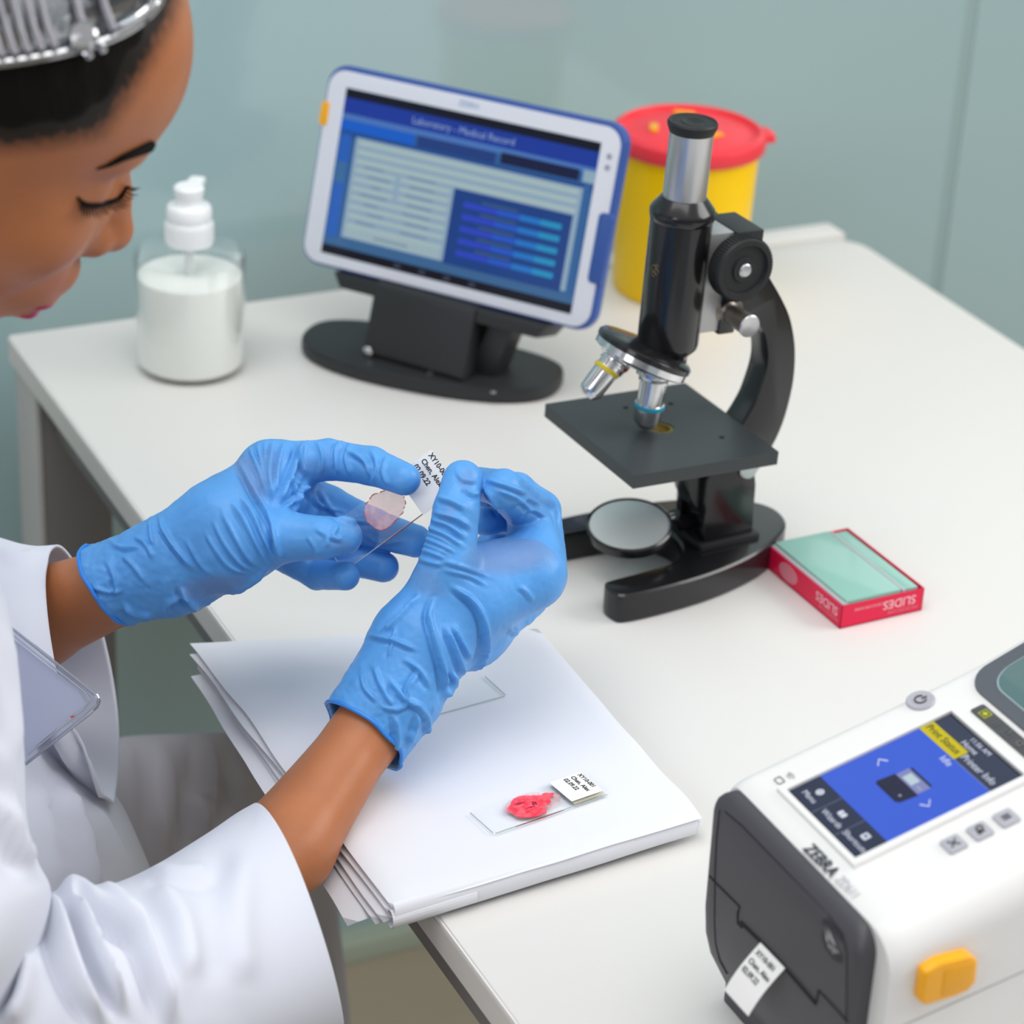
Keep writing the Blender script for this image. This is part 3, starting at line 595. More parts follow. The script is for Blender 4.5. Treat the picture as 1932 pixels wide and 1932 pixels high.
b = MB(); b.tube([SK(.0195, -.0018), SK(.0195, .0018)], .00022, 5); b.tube([SK(.0215, -.0018), SK(.0215, .0018)], .00022, 5)
b.tube([SK(.0285, .001), SK(.0275, .001), SK(.0275, -.002), SK(.0325, -.002), SK(.0325, .001), SK(.0315, .001)], .00022, 5); b.tube([SK(.030, .0026), SK(.030, -.0008)], .00025, 5)
b.tube([SK(.0395+.0015*math.cos(t), .0015*math.sin(t)) for t in np.linspace(0, 2*PI, 17)[:-1]], .0004, 6, closed=True); b.tube([SK(.0405, -.0013), SK(.0425, -.0018)], .00025, 5)
for q in (.0475, .0505, .0535): b.prism(rrect(-.0008, -.0008, .0008, .0008, .0002), SK(q, -.0014), rdir, udir, tuple(pn), .0002)
b.tube([SK(.0475, 0), SK(.0535, 0)], .00022, 5); b.tube([SK(.0505, 0), SK(.0505, .0018)], .00022, 5)
b.obj('status_symbols', M_dim, ss)
b = MB(); W0 = np.array(onTop(1472, 1472)); Wf = lambda u, v: W0+np.array(rdir)*u+np.array(udir)*v
b.tube([Wf(x, y) for x, y in rrect(-.0022, -.0022, .0026, .0012, .0006, 3)], .0003, 6, closed=True)
b.obj('phone_symbol', mat('mark_grey', '6c6e74', .5), pr)
b = MB()
for r in (.0018, .003, .0042): b.tube([Wf(.0006+r*math.sin(t), .0026+r*math.cos(t)) for t in np.linspace(-.7, .7, 10)], .00028, 6)
b.obj('wireless_symbol', mat('mark_light_grey', 'a4a6aa', .5), pr)
# media cover: grey frame and dark window
def rowplate(x0, x1, y0, y1, r, off, th, m, name, parent, n=26, hump=0):
    V = []; F = []; X = np.concatenate([x0+r*(1-np.cos(np.linspace(0, PI/2, 8))), np.linspace(x0+r, x1-r, n)[1:], x1-r+r*np.sin(np.linspace(0, PI/2, 8))[1:]])
    cols = 9
    for x in X:
        d = max(0, (x0+r)-x, x-(x1-r)); ins = r-math.sqrt(max(0, r*r-d*d)); ya, yb = y0+ins, y1-ins
        for k in range(cols):
            t = k/(cols-1); y = ya+(yb-ya)*t; z = top_z(x)+off+hump*math.sin(PI*t)*min(1, (x-x0)/.02)
            V.append((x, y, z))
    nv = len(V); V += [(v[0], v[1], v[2]-th) for v in V]
    R_ = len(X)
    for i in range(R_-1):
        for j in range(cols-1):
            a = i*cols+j; F += [(a, a+1, a+cols+1, a+cols), (nv+a, nv+a+cols, nv+a+cols+1, nv+a+1)]
        F += [(i*cols, (i+1)*cols, nv+(i+1)*cols, nv+i*cols), (i*cols+cols-1, nv+i*cols+cols-1, nv+(i+1)*cols+cols-1, (i+1)*cols+cols-1)]
    for j in range(cols-1):
        F.append((j, nv+j, nv+j+1, j+1)); q = (R_-1)*cols+j; F.append((q, q+1, nv+q+1, nv+q))
    return mk(name, V, F, m, parent, sharp=40)
wf = rowplate(.2195, .318, -1.057, -.933, .016, .0012, .006, M_prg, 'window_frame', pr, hump=.001)
rowplate(.2275, .31, -1.049, -.9425, .014, .0021, .004, mat('smoky_window', '4e6a6a', .06, spec=.7, coat=.6), 'media_window', wf, hump=.0015)
rowplate(.2268, .311, -1.0497, -.9418, .0145, .0017, .004, mat('window_rim', '9db0b4', .15), 'window_rim', wf, hump=.0015)
# side seam and yellow latch
b = MB(); q0, q1 = wy(1710, 1932, PY0), wy(1932, 1832, PY0); dq = (q1-q0)/np.linalg.norm(q1-q0); b.tube([q0-dq*.012, q1+dq*.14], .0004, 6); b.obj('side_seam', mat('seam_grey', 'a4a4a6', .6), pr)
lv = [(.1085, .1225), (.117, .1255), (.1325, .1252), (.1372, .121), (.1382, .109), (.134, .1045), (.127, .1035), (.1115, .1030), (.1085, .106)]
b = MB(); b.prism(lv, (0, PY0+.001, TZ), (1, 0, 0), (0, 0, 1), (0, -1, 0), .0075, bev=.0022, seg=3); la = b.obj('release_latch', M_orange, pr, label='amber yellow release latch')
b = MB(); b.prism([(.119, .107), (.1345, .1075), (.1345, .121), (.119, .1215)], (0, PY0-.0062, TZ), (1, 0, 0), (0, 0, 1), (0, -1, 0), .0007, bev=.0003); b.obj('latch_inset', mat('amber_inset', 'e8a200', .4), la)

# printed label leaving the printer
M_paper = mat('label_paper', 'ecebe8', .55); M_ink = mat('black_ink', '1c1c1e', .6)
A, B_ = np.array([.0856, -.9807, .8188]), np.array([.0856, -1.0030, .8195]); Dl = np.array([.0690, -.9795, .7950])-A; Dl = Dl/np.linalg.norm(Dl)
lab = empty('printed_label', tuple(A), label='small white printed label sticking out of the slot of the label printer', cat='label')
wv = B_-A; L_ = .0292; V = []; F = []
for i in range(9):
    t = i/8; q = A+Dl*L_*t+np.array([-1, 0, 0])*(.0016*math.sin(PI*t)); V += [q, q+wv]
for i in range(8): F.append((2*i, 2*i+1, 2*i+3, 2*i+2))
F2 = []; nb = len(V); ln = np.cross(wv, Dl); ln = ln/np.linalg.norm(ln); ln = ln if ln[0] < 0 else -ln
V += [v-ln*.0002 for v in V]
for f in list(F): F2.append(tuple(nb+i for i in f[::-1]))
F += F2+[(0, 2, nb+2, nb)] + [(1, nb+1, nb+3, 3)]
mk('paper', V, F, M_paper, lab, smooth=False)
wn = wv/np.linalg.norm(wv)
def LP(u, v): return A+wn*u+Dl*v*L_+np.array([-1, 0, 0])*(.0016*math.sin(PI*v))+ln*.0003
for i, s in enumerate(('XY10-001', 'Chen, Alex', '02.09.22')):
    text(s, .0041, LP(.0022, .13+i*.165), wn, -Dl, M_ink, lab, bold=.00005, xs=.98)

# ---------------------------------------------------------------- folded cloth
M_cloth = mat('white_cotton', 'e0e1e7', .8, sheen=.12, bump=(2600, .12, .0003))
def sheet(b, c00, c10, c11, c01, th, seed=0, amp=.0012, nx=34, ny=34, round_=True, zf=None):
    c00, c10, c11, c01 = map(np.array, (c00, c10, c11, c01)); rows = []
    for i in range(nx+1):
        for j in range(ny+1):
            u, v = i/nx, j/ny; p = (c00*(1-u)*(1-v)+c10*u*(1-v)+c11*u*v+c01*(1-u)*v)
            w = noise.noise(Vector((u*2.3+seed, v*2.1, seed*1.7)))*amp*2+noise.noise(Vector((u*7+seed, v*6, seed)))*amp*.35
            e = min(u, v, 1-u, 1-v)
            ed = (noise.noise(Vector((u*5, v*5, seed+9)))*.0025)*(1 if e < .001 else 0)
            p = p+np.array([ed, ed*.7, w*min(1, e*9+.15)])
            if zf: p = p+np.array([0, 0, zf(u, v)])
            rows.append(p)
    top = [p+np.array([0, 0, th/2*(1 if 0 < (k // (ny+1)) < nx and 0 < (k % (ny+1)) < ny else .0)]) for k, p in enumerate(rows)]
    bot = [p-np.array([0, 0, th/2*(1 if 0 < (k // (ny+1)) < nx and 0 < (k % (ny+1)) < ny else .0)]) for k, p in enumerate(rows)]
    V = top+bot; N = len(top); F = []
    for i in range(nx):
        for j in range(ny):
            a = i*(ny+1)+j; F += [(a, a+ny+1, a+ny+2, a+1), (N+a, N+a+1, N+a+ny+2, N+a+ny+1)]
    b.add(V, F)
b = MB(); z0 = TZ+.0026
def droop(k): return lambda u, v: -k*max(0, .22-u)**2*6
# corners: far-left, far-right, near-right, near-left
sheet(b, (-.040, -.531, z0+.0012), (.165, -.560, z0), (.162, -.792, z0), (-.0475, -.796, z0-.0005), .0028, 3, .0006, zf=droop(.012))
sheet(b, (-.0345, -.527, z0+.003), (.167, -.562, z0+.003), (.164, -.795, z0+.0034), (-.036, -.806, z0+.0036), .0028, 5, .0006, zf=droop(.010))
sheet(b, (-.036, -.531, z0+.0062), (.169, -.573, z0+.006), (.1645, -.797, z0+.0066), (-.0335, -.8105, z0+.0064), .003, 8, .0006, zf=droop(.007))
sheet(b, (-.0385, -.5245, z0+.0104), (.1695, -.5755, z0+.0092), (.1625, -.799, z0+.0098), (-.0300, -.8125, z0+.0095), .0034, 11, .0009, zf=droop(.004))
sheet(b, (-.0365, -.5195, z0+.0142), (.170, -.578, z0+.0124), (.1618, -.800, z0+.0136), (-.0285, -.8135, z0+.0126), .0034, 14, .0007, zf=droop(.002))
# rolled fold along the near edge
P0 = np.array((-.0285, -.8100, z0+.0072)); P1 = np.array((.160, -.7965, z0+.0074)); pts = [P0+(P1-P0)*t+np.array([0, 0, noise.noise(Vector((t*4, 0, 2)))*.0006]) for t in np.linspace(0, 1, 24)]
V = []; F = []
for k, p in enumerate(pts):
    for i in range(14):
        a = -PI/2-PI*i/13; sc = 1-.25*(k/23); V.append(p+np.array([0, math.cos(a)*.0050*sc+.002, -math.sin(a)*.0082*sc]) if False else p+np.array([0, -abs(math.cos(-PI/2+PI*i/13))*.0042*sc, math.sin(-PI/2+PI*i/13)*.0080*sc]))
for k in range(23):
    for i in range(13): F.append((k*14+i, k*14+i+1, (k+1)*14+i+1, (k+1)*14+i))
b.add(V, F)
# open loop of the fold at the near left corner
lp_ = [P0+np.array([-.0015, .004*math.cos(t)-.001, .0050*math.sin(t)-.0012]) for t in np.linspace(.5, 5.6, 16)]
for i in range(15):
    a, c = lp_[i], lp_[i+1]; n0 = len(b.v); off = np.array([.05, .0035, 0])
    b.add([a, c, c+off, a+off], [(0, 1, 2, 3)])
b.obj('folded_cloth', M_cloth, None, label='folded white cotton cloth lying over the left edge of the desk under the gloved hands', cat='cloth', sharp=60)

# ---------------------------------------------------------------- glass slides
M_slide = thin('slide_glass', (.995, 1, .997), .005, .03, .07); M_sledge = mat('slide_edge', '9db0a8', .2); M_sledge_red = mat('slide_edge_red', '8e2a30', .3)
def smear_mat(name, c1, c2, a1, a2, seed):
    m = bpy.data.materials.new(name); m.use_nodes = True; N = m.node_tree.nodes; L = m.node_tree.links; p = N['Principled BSDF']; p.inputs['Roughness'].default_value = .25
    tc = N.new('ShaderNodeTexCoord'); nz = N.new('ShaderNodeTexNoise'); nz.inputs['Scale'].default_value = 260; nz.inputs['Detail'].default_value = 4; mp = N.new('ShaderNodeMapping'); mp.inputs['Location'].default_value = (seed, seed, 0)
    L.new(tc.outputs['Object'], mp.inputs[0]); L.new(mp.outputs[0], nz.inputs[0]); r = N.new('ShaderNodeValToRGB'); r.color_ramp.elements[0].position = .42; r.color_ramp.elements[0].color = lin(c1)+(1,); r.color_ramp.elements[1].position = .62; r.color_ramp.elements[1].color = lin(c2)+(1,)
    L.new(nz.outputs[0], r.inputs[0]); L.new(r.outputs[0], p.inputs['Base Color']); mr = N.new('ShaderNodeMapRange'); mr.inputs[1].default_value = .35; mr.inputs[2].default_value = .65; mr.inputs[3].default_value = a1; mr.inputs[4].default_value = a2
    L.new(nz.outputs[0], mr.inputs[0]); L.new(mr.outputs[0], p.inputs['Alpha']); return m
def blob(cx, cy, rx, ry, seed, rough=.25, n=90):
    P = []
    for i in range(n):
        t = 2*PI*i/n; k = 1+rough*noise.noise(Vector((math.cos(t)*1.3+seed, math.sin(t)*1.3, seed)))*1.6+.05*noise.noise(Vector((math.cos(t)*9, math.sin(t)*9, seed)))
        P.append((cx+rx*k*math.cos(t), cy+ry*k*math.sin(t)))
    return P
def flat(poly, P, z): return [P(x, y, z) for x, y in poly]
def slide(o, ex, ey, label, L=.0758, W=.0255, T=.0011, name='microscope_slide'):
    o, ex, ey = map(lambda q: Vector([float(t) for t in q]), (o, ex, ey)); ex.normalize(); ey = (ey-ex*ey.dot(ex)).normalized(); ez = ex.cross(ey)
    root = empty(name, o, label=label, cat='glass slide')
    P = lambda x, y, z=0: o+ex*x+ey*y+ez*z
    b = MB(); b.prism([(0, .001), (.001, 0), (L, 0), (L, W), (.001, W), (0, W-.001)], o, ex, ey, ez, T); b.obj('glass_plate', M_slide, root, smooth=False)
    b = MB()
    for (x0, y0, x1, y1) in ((.001, 0, L, 0), (0, .001, 0, W-.001)):
        b.tube([P(x0, y0, T*.5), P(x1, y1, T*.5)], .00028, 6)
    b.obj('glass_edge', M_sledge, root, smooth=False)
    return root, P
def slide_label(root, P, u0, u1, v0, v1, T=.0011, lift=.0004, size=.0028, lines=('XY10-001', 'Chen, Alex', '02.09.22'), rot=-1):
    b = MB(); o = P(u0, v0, T); 
    ex = (P(1, 0)-P(0, 0)).normalized(); ey = (P(0, 1)-P(0, 0)).normalized(); ez = ex.cross(ey)
    b.prism(rrect(0, 0, u1-u0, v1-v0, .0008, 3), P(u0, v0, T+lift), ex, ey, ez, .00012); lb = b.obj('paper_label', M_paper, root, smooth=False)
    for i, s in enumerate(lines): text(s, size, P(u1-.0022-i*size*1.24, v1-.0016, T+lift+.00025), -ey, ex, M_ink, lb, bold=.0001, xs=.92, depth=.00001)
    b = MB(); b.prism([(0, 0), (u1-u0-.001, 0), (u1-u0-.001, W_-.0008), (0, W_-.0008)], P(u0+.001, .0004, T), ex, ey, ez, .0003); b.obj('frosted_end', mat('frosted_glass', 'cfc9b4', .5, alpha=.55), root, smooth=False)
W_ = .0255
zc = z0+.0158
pA = gp(932, 1575, zc); pB = gp(1148, 1500, zc); pC = gp(893, 1535, zc)
ex_ = pB-pA; ey_ = pC-pA
sr, SPf = slide(pA, ex_, (ey_[0], ey_[1], 0), 'glass slide with a bright red blood smear and paper label on the folded white cloth', W=.0245)
slide_label(sr, SPf, .053, .0745, .0022, .0240, lift=.0012, size=.0039)
M_bl1 = smear_mat('blood_smear', 'f63a48', 'ff6470', .85, .97, 3.0); M_bl2 = smear_mat('dark_blood', 'b01428', 'c81e34', .75, 1, 5.0)
for i, (cx, cy, rx, ry, sd, m, z) in enumerate(((.0335, .0125, .0145, .0085, 1.3, M_bl1, .0013), (.043, .0140, .006, .0035, 4.2, M_bl1, .00132), (.0305, .0050, .0065, .0042, 6.1, M_bl1, .00134))):
    pass
M_bl0 = smear_mat('faint_smear', 'f08a90', 'f4a4a8', .05, .5, 7.0); b = MB(); pf = blob(.0335, .0125, .0165, .0098, 2.2, .25); pf = [(x, min(max(y, .0006), W_-.0018)) for x, y in pf]; b.add(flat(pf, SPf, .00114), [tuple(range(len(pf)))]); b.obj('faint_smear', M_bl0, sr, smooth=False)
b = MB(); pl_ = blob(.0320, .0140, .0135, .0078, 1.3, .16); pl_ = [(x, y-(.004 if x < .035 and y < .011 else 0)) for x, y in pl_]; b.add(flat(pl_, SPf, .00118), [tuple(range(len(pl_)))]); pl2 = blob(.0318, .0070, .0072, .0055, 3.3, .14)+[]; pl3 = blob(.0455, .0150, .0042, .0030, 5.3, .2); b.add(flat(pl3, SPf, .00119), [tuple(range(len(pl3)))]); b.add(flat(pl2, SPf, .0012), [tuple(range(len(pl2)))]); b.obj('blood_smear', M_bl1, sr, smooth=False, label='bright red blood smear')
b = MB()
for (cx, cy, rx, ry, sd) in ((.0275, .0165, .0030, .0009, 2.2), (.0352, .0128, .0022, .0014, 7.2), (.0305, .0105, .0028, .0006, 8.1)): q = blob(cx, cy, rx, ry, sd, .6, 40); b.add(flat(q, SPf, .00123), [tuple(range(len(q)))])
b.obj('dark_clot', M_bl2, sr, smooth=False)
b = MB(); b.tube([SPf(.014, -.0002, .0005), SPf(.030, -.0002, .0005), SPf(.046, -.0002, .0005)], [.0002, .00042, .0002], 6); b.obj('stained_edge', M_sledge_red, sr, smooth=False)
pA = gp(955, 1311, zc); pB = gp(921, 1274, zc); pD = gp(832, 1345, zc)
s2, _ = slide(pA, pD-pA, (pB[0]-pA[0], pB[1]-pA[1], 0), 'plain clear glass slide on the cloth, partly hidden by the nearer gloved wrist')
# ---------------------------------------------------------------- implicit-surface modelling for the person
def v3(p): return np.asarray(p, float)
class SDF:
    def __init__(s): s.ops = []
    def cone(s, a, b, ra, rb, k=.008, op='u'): s.ops.append(('c', v3(a), v3(b), ra, rb, k, op)); return s
    def ell(s, c, A, r, k=.008, op='u'): s.ops.append(('e', v3(c), v3(A), v3(r), None, k, op)); return s
    def plane(s, p, n, k=.0, wob=0): s.ops.append(('p', v3(p), v3(n)/np.linalg.norm(n), wob, None, k, 'i')); return s
    def chain(s, pts, k=.008, shrink=0, op='u'):
        for (a, ra), (b, rb) in zip(pts[:-1], pts[1:]): s.cone(a, b, ra-shrink, rb-shrink, k, op)
        return s
    def __call__(s, P):
        d = None
        for o in s.ops:
            if o[0] == 'c':
                a, b, ra, rb = o[1:5]; ba = b-a; pa = P-a; h = np.clip((pa@ba)/(ba@ba+1e-12), 0, 1); q = np.linalg.norm(pa-h[:, None]*ba, axis=1)-(ra+(rb-ra)*h)
            elif o[0] == 'e':
                L = (P-o[1])@o[2].T; k0 = np.linalg.norm(L/o[3], axis=1); k1 = np.linalg.norm(L/(o[3]**2), axis=1)+1e-9; q = k0*(k0-1)/k1
            else:
                q = (P-o[1])@o[2]
                if o[3]: q = q+o[3]*(np.sin(P[:, 0]*310+P[:, 1]*140)+.7*np.sin(P[:, 2]*270+1.3+P[:, 1]*120))
            k, op = o[5], o[6]
            if d is None: d = q; continue
            if op == 'u':
                if k: h = np.clip(.5+.5*(d-q)/k, 0, 1); d = d*(1-h)+q*h-k*h*(1-h)
                else: d = np.minimum(d, q)
            else:
                q2 = -q if op == 's' else q
                if k: h = np.clip(.5-.5*(d-q2)/k, 0, 1); d = d*(1-h)+q2*h+k*h*(1-h)
                else: d = np.maximum(d, q2)
        return d
    def grad(s, P, e=3e-4):
        G = np.stack([(s(P+np.eye(3)[i]*e)-s(P-np.eye(3)[i]*e)) for i in range(3)], 1); return G/(np.linalg.norm(G, axis=1)[:, None]+1e-12)
    def hit(s, px, py, D0=1.0, D1=1.9):
        t = D0; r = ray(px, py)
        for _ in range(160):
            p = CAM+r*t; d = float(s(p[None])[0])
            if d < 2e-4: return p
            t += max(d*.8, 2e-4)
            if t > D1: return None
        return p
def nets(f, lo, hi, h, newton=2):
    lo = v3(lo); n = (np.ceil((v3(hi)-lo)/h/4).astype(int)*4)+4
    cn = n//4; ci = np.stack(np.meshgrid(*[np.arange(q) for q in cn], indexing='ij'), -1).reshape(-1, 3)
    cc = lo+(ci*4+1.5)*h; dv = f(cc); val = np.where(dv < 0, -1., 1.)[:, None].repeat(64, 1).astype(np.float32)
    near = np.where(np.abs(dv) < h*5.2)[0]; off = np.stack(np.meshgrid(*[np.arange(4)]*3, indexing='ij'), -1).reshape(-1, 3)
    for ch in range(0, len(near), 6000):
        q = near[ch:ch+6000]; P = lo+(ci[q][:, None, :]*4+off[None])*h; val[q] = f(P.reshape(-1, 3)).reshape(len(q), 64)
    G = val.reshape(cn[0], cn[1], cn[2], 4, 4, 4).transpose(0, 3, 1, 4, 2, 5).reshape(n)
    S = G < 0; C8 = [S[i:n[0]-1+i, j:n[1]-1+j, k:n[2]-1+k] for i in (0, 1) for j in (0, 1) for k in (0, 1)]
    cnt = sum(c.astype(np.int8) for c in C8); cells = np.argwhere((cnt > 0) & (cnt < 8)); idx = -np.ones(n-1, np.int64); idx[tuple(cells.T)] = np.arange(len(cells))
    acc = np.zeros((len(cells), 3)); num = np.zeros(len(cells)); cr = [(i, j, k) for i in (0, 1) for j in (0, 1) for k in (0, 1)]
    for a in range(8):
        for b_ in range(a+1, 8):
            if sum(abs(x-y) for x, y in zip(cr[a], cr[b_])) != 1: continue
            va = G[tuple((cells+cr[a]).T)]; vb = G[tuple((cells+cr[b_]).T)]; m = (va < 0) != (vb < 0); t = np.where(m, va/(va-vb+1e-12), 0)
            p = np.array(cr[a])+(np.array(cr[b_])-np.array(cr[a]))*t[:, None]; acc += p*m[:, None]; num += m
    V = lo+(cells+acc/num[:, None])*h; F = []
    for ax in range(3):
        u, w = (ax+1) % 3, (ax+2) % 3; d = [0, 0, 0]; d[ax] = 1
        A = S[:-1 if ax == 0 else None, :-1 if ax == 1 else None, :-1 if ax == 2 else None]; B = S[d[0]:, d[1]:, d[2]:]; E = np.argwhere(A != B)
        E = E[(E[:, u] > 0) & (E[:, w] > 0) & (E[:, u] < n[u]-1) & (E[:, w] < n[w]-1)]
        q = []
        for (a, b_) in ((0, 0), (-1, 0), (-1, -1), (0, -1)):
            o = E.copy(); o[:, u] += a; o[:, w] += b_; q.append(idx[tuple(o.T)])
        q = np.stack(q, 1); fl = S[tuple(E.T)]; q[~fl] = q[~fl][:, ::-1]; F.append(q)
    F = np.concatenate(F); F = F[(F >= 0).all(1)]
    for _ in range(newton): g = f.grad(V); V = V-np.clip(f(V), -h, h)[:, None]*g
    return V, F
def mesh_np(name, V, F, m, parent=None, mi=None, **k):
    me = bpy.data.meshes.new(name); me.vertices.add(len(V)); me.vertices.foreach_set('co', V.astype(np.float32).ravel()); me.loops.add(len(F)*4); me.loops.foreach_set('vertex_index', F.astype(np.int32).ravel())
    me.polygons.add(len(F)); me.polygons.foreach_set('loop_start', np.arange(0, len(F)*4, 4, dtype=np.int32)); me.polygons.foreach_set('use_smooth', np.ones(len(F), bool))
    for x in (m if isinstance(m, (list, tuple)) else [m]): me.materials.append(x)
    if mi is not None: me.polygons.foreach_set('material_index', mi.astype(np.int32))
    me.update(calc_edges=True); me.validate()
    o = bpy.data.objects.new(name, me); COL.objects.link(o)
    if parent is not None: o.parent = parent
    return setp(o, **k)
def crease(V, N, lines, side=.12, zoff=0):
    """raise fold ridges in the surface: lines = (photo polyline, height m, half-width px)"""
    q = proj(V); P = q[:, :2]; fac = np.clip(((CAM-V)/np.linalg.norm(CAM-V, axis=1)[:, None]*N).sum(1)/.35, 0, 1); tot = np.zeros(len(V))
    for pl, amp, w in lines:
        pl = catmull(pl, 6) if len(pl) > 2 else np.array(pl, float); L = np.concatenate([[0], np.cumsum(np.linalg.norm(np.diff(pl, axis=0), axis=1))])
        lo, hi = pl.min(0)-3*w, pl.max(0)+3*w; I = np.where((P[:, 0] > lo[0]) & (P[:, 0] < hi[0]) & (P[:, 1] > lo[1]) & (P[:, 1] < hi[1]))[0]
        if not len(I): continue
        best = np.full(len(I), 1e9); bt = np.zeros(len(I)); sd = np.zeros(len(I))
        for i in range(len(pl)-1):
            a, b_ = pl[i], pl[i+1]; ba = b_-a; pa = P[I]-a; h = np.clip((pa@ba)/(ba@ba+1e-9), 0, 1); dd = pa-h[:, None]*ba; d = np.linalg.norm(dd, axis=1); u = d < best
            best[u] = d[u]; bt[u] = (L[i]+h*(L[i+1]-L[i]))[u]; sd[u] = np.sign(ba[0]*dd[:, 1]-ba[1]*dd[:, 0])[u]
        t = bt/L[-1]; tap = np.clip(np.minimum(t, 1-t)*5+.12, 0, 1); x = best*sd/w
        tot[I] += amp*tap*(np.exp(-x*x)-.55*np.exp(-(x-1.7)**2*1.2))
    return V+N*(tot*fac)[:, None]
def vnormals(V, F):
    n = np.cross(V[F[:, 2]]-V[F[:, 0]], V[F[:, 3]]-V[F[:, 1]]); N = np.zeros_like(V)
    for i in range(4): np.add.at(N, F[:, i], n)
    return N/(np.linalg.norm(N, axis=1)[:, None]+1e-12)
def H(x, y, D, r): return (dp(x, y, D), r*D/FPX)

M_skin = mat('skin', 'b27049', .42, spec=.4, sss=.12, sssr=(1, .35, .18), bump=(700, .12, .0004), var=(38, .06))
_N = M_skin.node_tree.nodes; _L = M_skin.node_tree.links; _b = _N['Principled BSDF']; _src = _b.inputs['Base Color'].links[0].from_socket
_at = _N.new('ShaderNodeAttribute'); _at.attribute_name = 'stubble'; _nz = _N.new('ShaderNodeTexNoise'); _nz.inputs['Scale'].default_value = 170; _nz.inputs['Detail'].default_value = 3
_ad = _N.new('ShaderNodeMath'); _ad.operation = 'MULTIPLY_ADD'; _ad.inputs[1].default_value = 1.3; _ad.inputs[2].default_value = -.65; _L.new(_nz.outputs[0], _ad.inputs[0])
_a2 = _N.new('ShaderNodeMath'); _a2.operation = 'MULTIPLY'; _a2.inputs[1].default_value = 1.3; _L.new(_at.outputs['Fac'], _a2.inputs[0]); _a3 = _N.new('ShaderNodeMath'); _a3.operation = 'ADD'; _a3.use_clamp = True; _L.new(_a2.outputs[0], _a3.inputs[0])
_m1 = _N.new('ShaderNodeMath'); _m1.operation = 'MULTIPLY'; _L.new(_ad.outputs[0], _m1.inputs[0]); _L.new(_at.outputs['Fac'], _m1.inputs[1]); _L.new(_m1.outputs[0], _a3.inputs[1])
_mx = _N.new('ShaderNodeMix'); _mx.data_type = 'RGBA'; _L.new(_a3.outputs[0], _mx.inputs[0]); _L.new(_src, _mx.inputs[6]); _mx.inputs[7].default_value = lin('1a120e')+(1,); _L.new(_mx.outputs[2], _b.inputs['Base Color'])
M_lip = mat('lips', 'b02048', .3)
M_glove = mat('blue_nitrile', '569adc', .40, spec=.4, sss=.10, sssr=(.3, .6, 1), bump=(330, .22, .0009), var=(42, .07))
_N = M_glove.node_tree.nodes; _L = M_glove.node_tree.links; _b = _N['Principled BSDF']; _src = _b.inputs['Base Color'].links[0].from_socket
_at = _N.new('ShaderNodeAttribute'); _at.attribute_name = 'tight'; _mx = _N.new('ShaderNodeMix'); _mx.data_type = 'RGBA'; _L.new(_at.outputs['Fac'], _mx.inputs[0]); _L.new(_src, _mx.inputs[6]); _mx.inputs[7].default_value = lin('6c86b4')+(1,); _L.new(_mx.outputs[2], _b.inputs['Base Color'])
M_roll = mat('blue_nitrile_roll', '2f86e0', .38)
M_coat = mat('white_coat_cotton', 'd6d9e4', .8, sheen=.15, bump=(1800, .10, .0003))
M_coatin = M_coat
M_hair = mat('black_hair', '0e0a08', .75, spec=.2, bump=(500, .6, .002, (1, 1, .2)))

# ----- hands (joint: photo position, distance from the camera, radius in photo pixels)
r_ = .035
RH = dict(
 sleeve=[H(676, 1398, 1.395+r_, 94), H(745, 1303, 1.40+r_, 84), H(792, 1215, 1.405+r_, 82)],
 palm=[H(792, 1215, 1.405+r_, 80), H(880, 1135, 1.415+r_, 74), H(1000, 1090, 1.425+r_, 63)],
 palm2=[H(792, 1215, 1.41+r_, 78), H(884, 1180, 1.44+r_, 72), H(984, 1120, 1.475+r_, 53)],
 thumb=[H(812, 1150, 1.405+r_, 62), H(848, 1052, 1.397+r_, 51), H(861, 962, 1.395+r_, 43), H(873, 907, 1.402+r_, 39)],
 web=[H(868, 1078, 1.41+r_, 46), H(975, 1062, 1.425+r_, 50)],
 index=[H(1010, 1078, 1.428+r_, 58), H(1003, 968, 1.452+r_, 45), H(950, 922, 1.404+r_, 36), H(902, 912, 1.434+r_, 31)],
 middle=[H(1018, 1062, 1.458+r_, 52), H(1016, 966, 1.482+r_, 42), H(975, 926, 1.478+r_, 34), H(918, 925, 1.462+r_, 31)],
 ring=[H(1012, 1080, 1.488+r_, 48), H(1008, 1000, 1.51+r_, 38), H(960, 968, 1.50+r_, 32), H(914, 982, 1.48+r_, 29)],
 little=[H(985, 1100, 1.51+r_, 42), H(972, 1035, 1.53+r_, 33), H(925, 1028, 1.512+r_, 27)])
LH = dict(
 sleeve=[H(196, 1108, 1.475, 84), H(330, 1064, 1.468, 87), H(430, 1000, 1.462, 94)],
 palm=[H(430, 1000, 1.462, 92), H(500, 935, 1.470, 72), H(512, 888, 1.475, 52)],
 palm2=[H(430, 1010, 1.475, 80), H(540, 985, 1.49, 58)],
 thumb=[H(436, 1040, 1.455, 74), H(530, 1012, 1.446, 50), H(608, 1015, 1.440, 40), H(648, 1012, 1.444, 36)],
 index=[H(508, 884, 1.475, 51), H(620, 867, 1.478, 38), H(700, 879, 1.466, 36), H(763, 904, 1.446, 31)],
 middle=[H(528, 920, 1.492, 48), H(620, 958, 1.500, 41), H(700, 995, 1.494, 37), H(784, 1021, 1.484, 31)],
 ring=[H(545, 1000, 1.505, 46), H(640, 1048, 1.506, 34), H(724, 1070, 1.494, 29)],
 little=[H(535, 1040, 1.49, 38), H(598, 1083, 1.486, 29), H(652, 1087, 1.462, 27)])
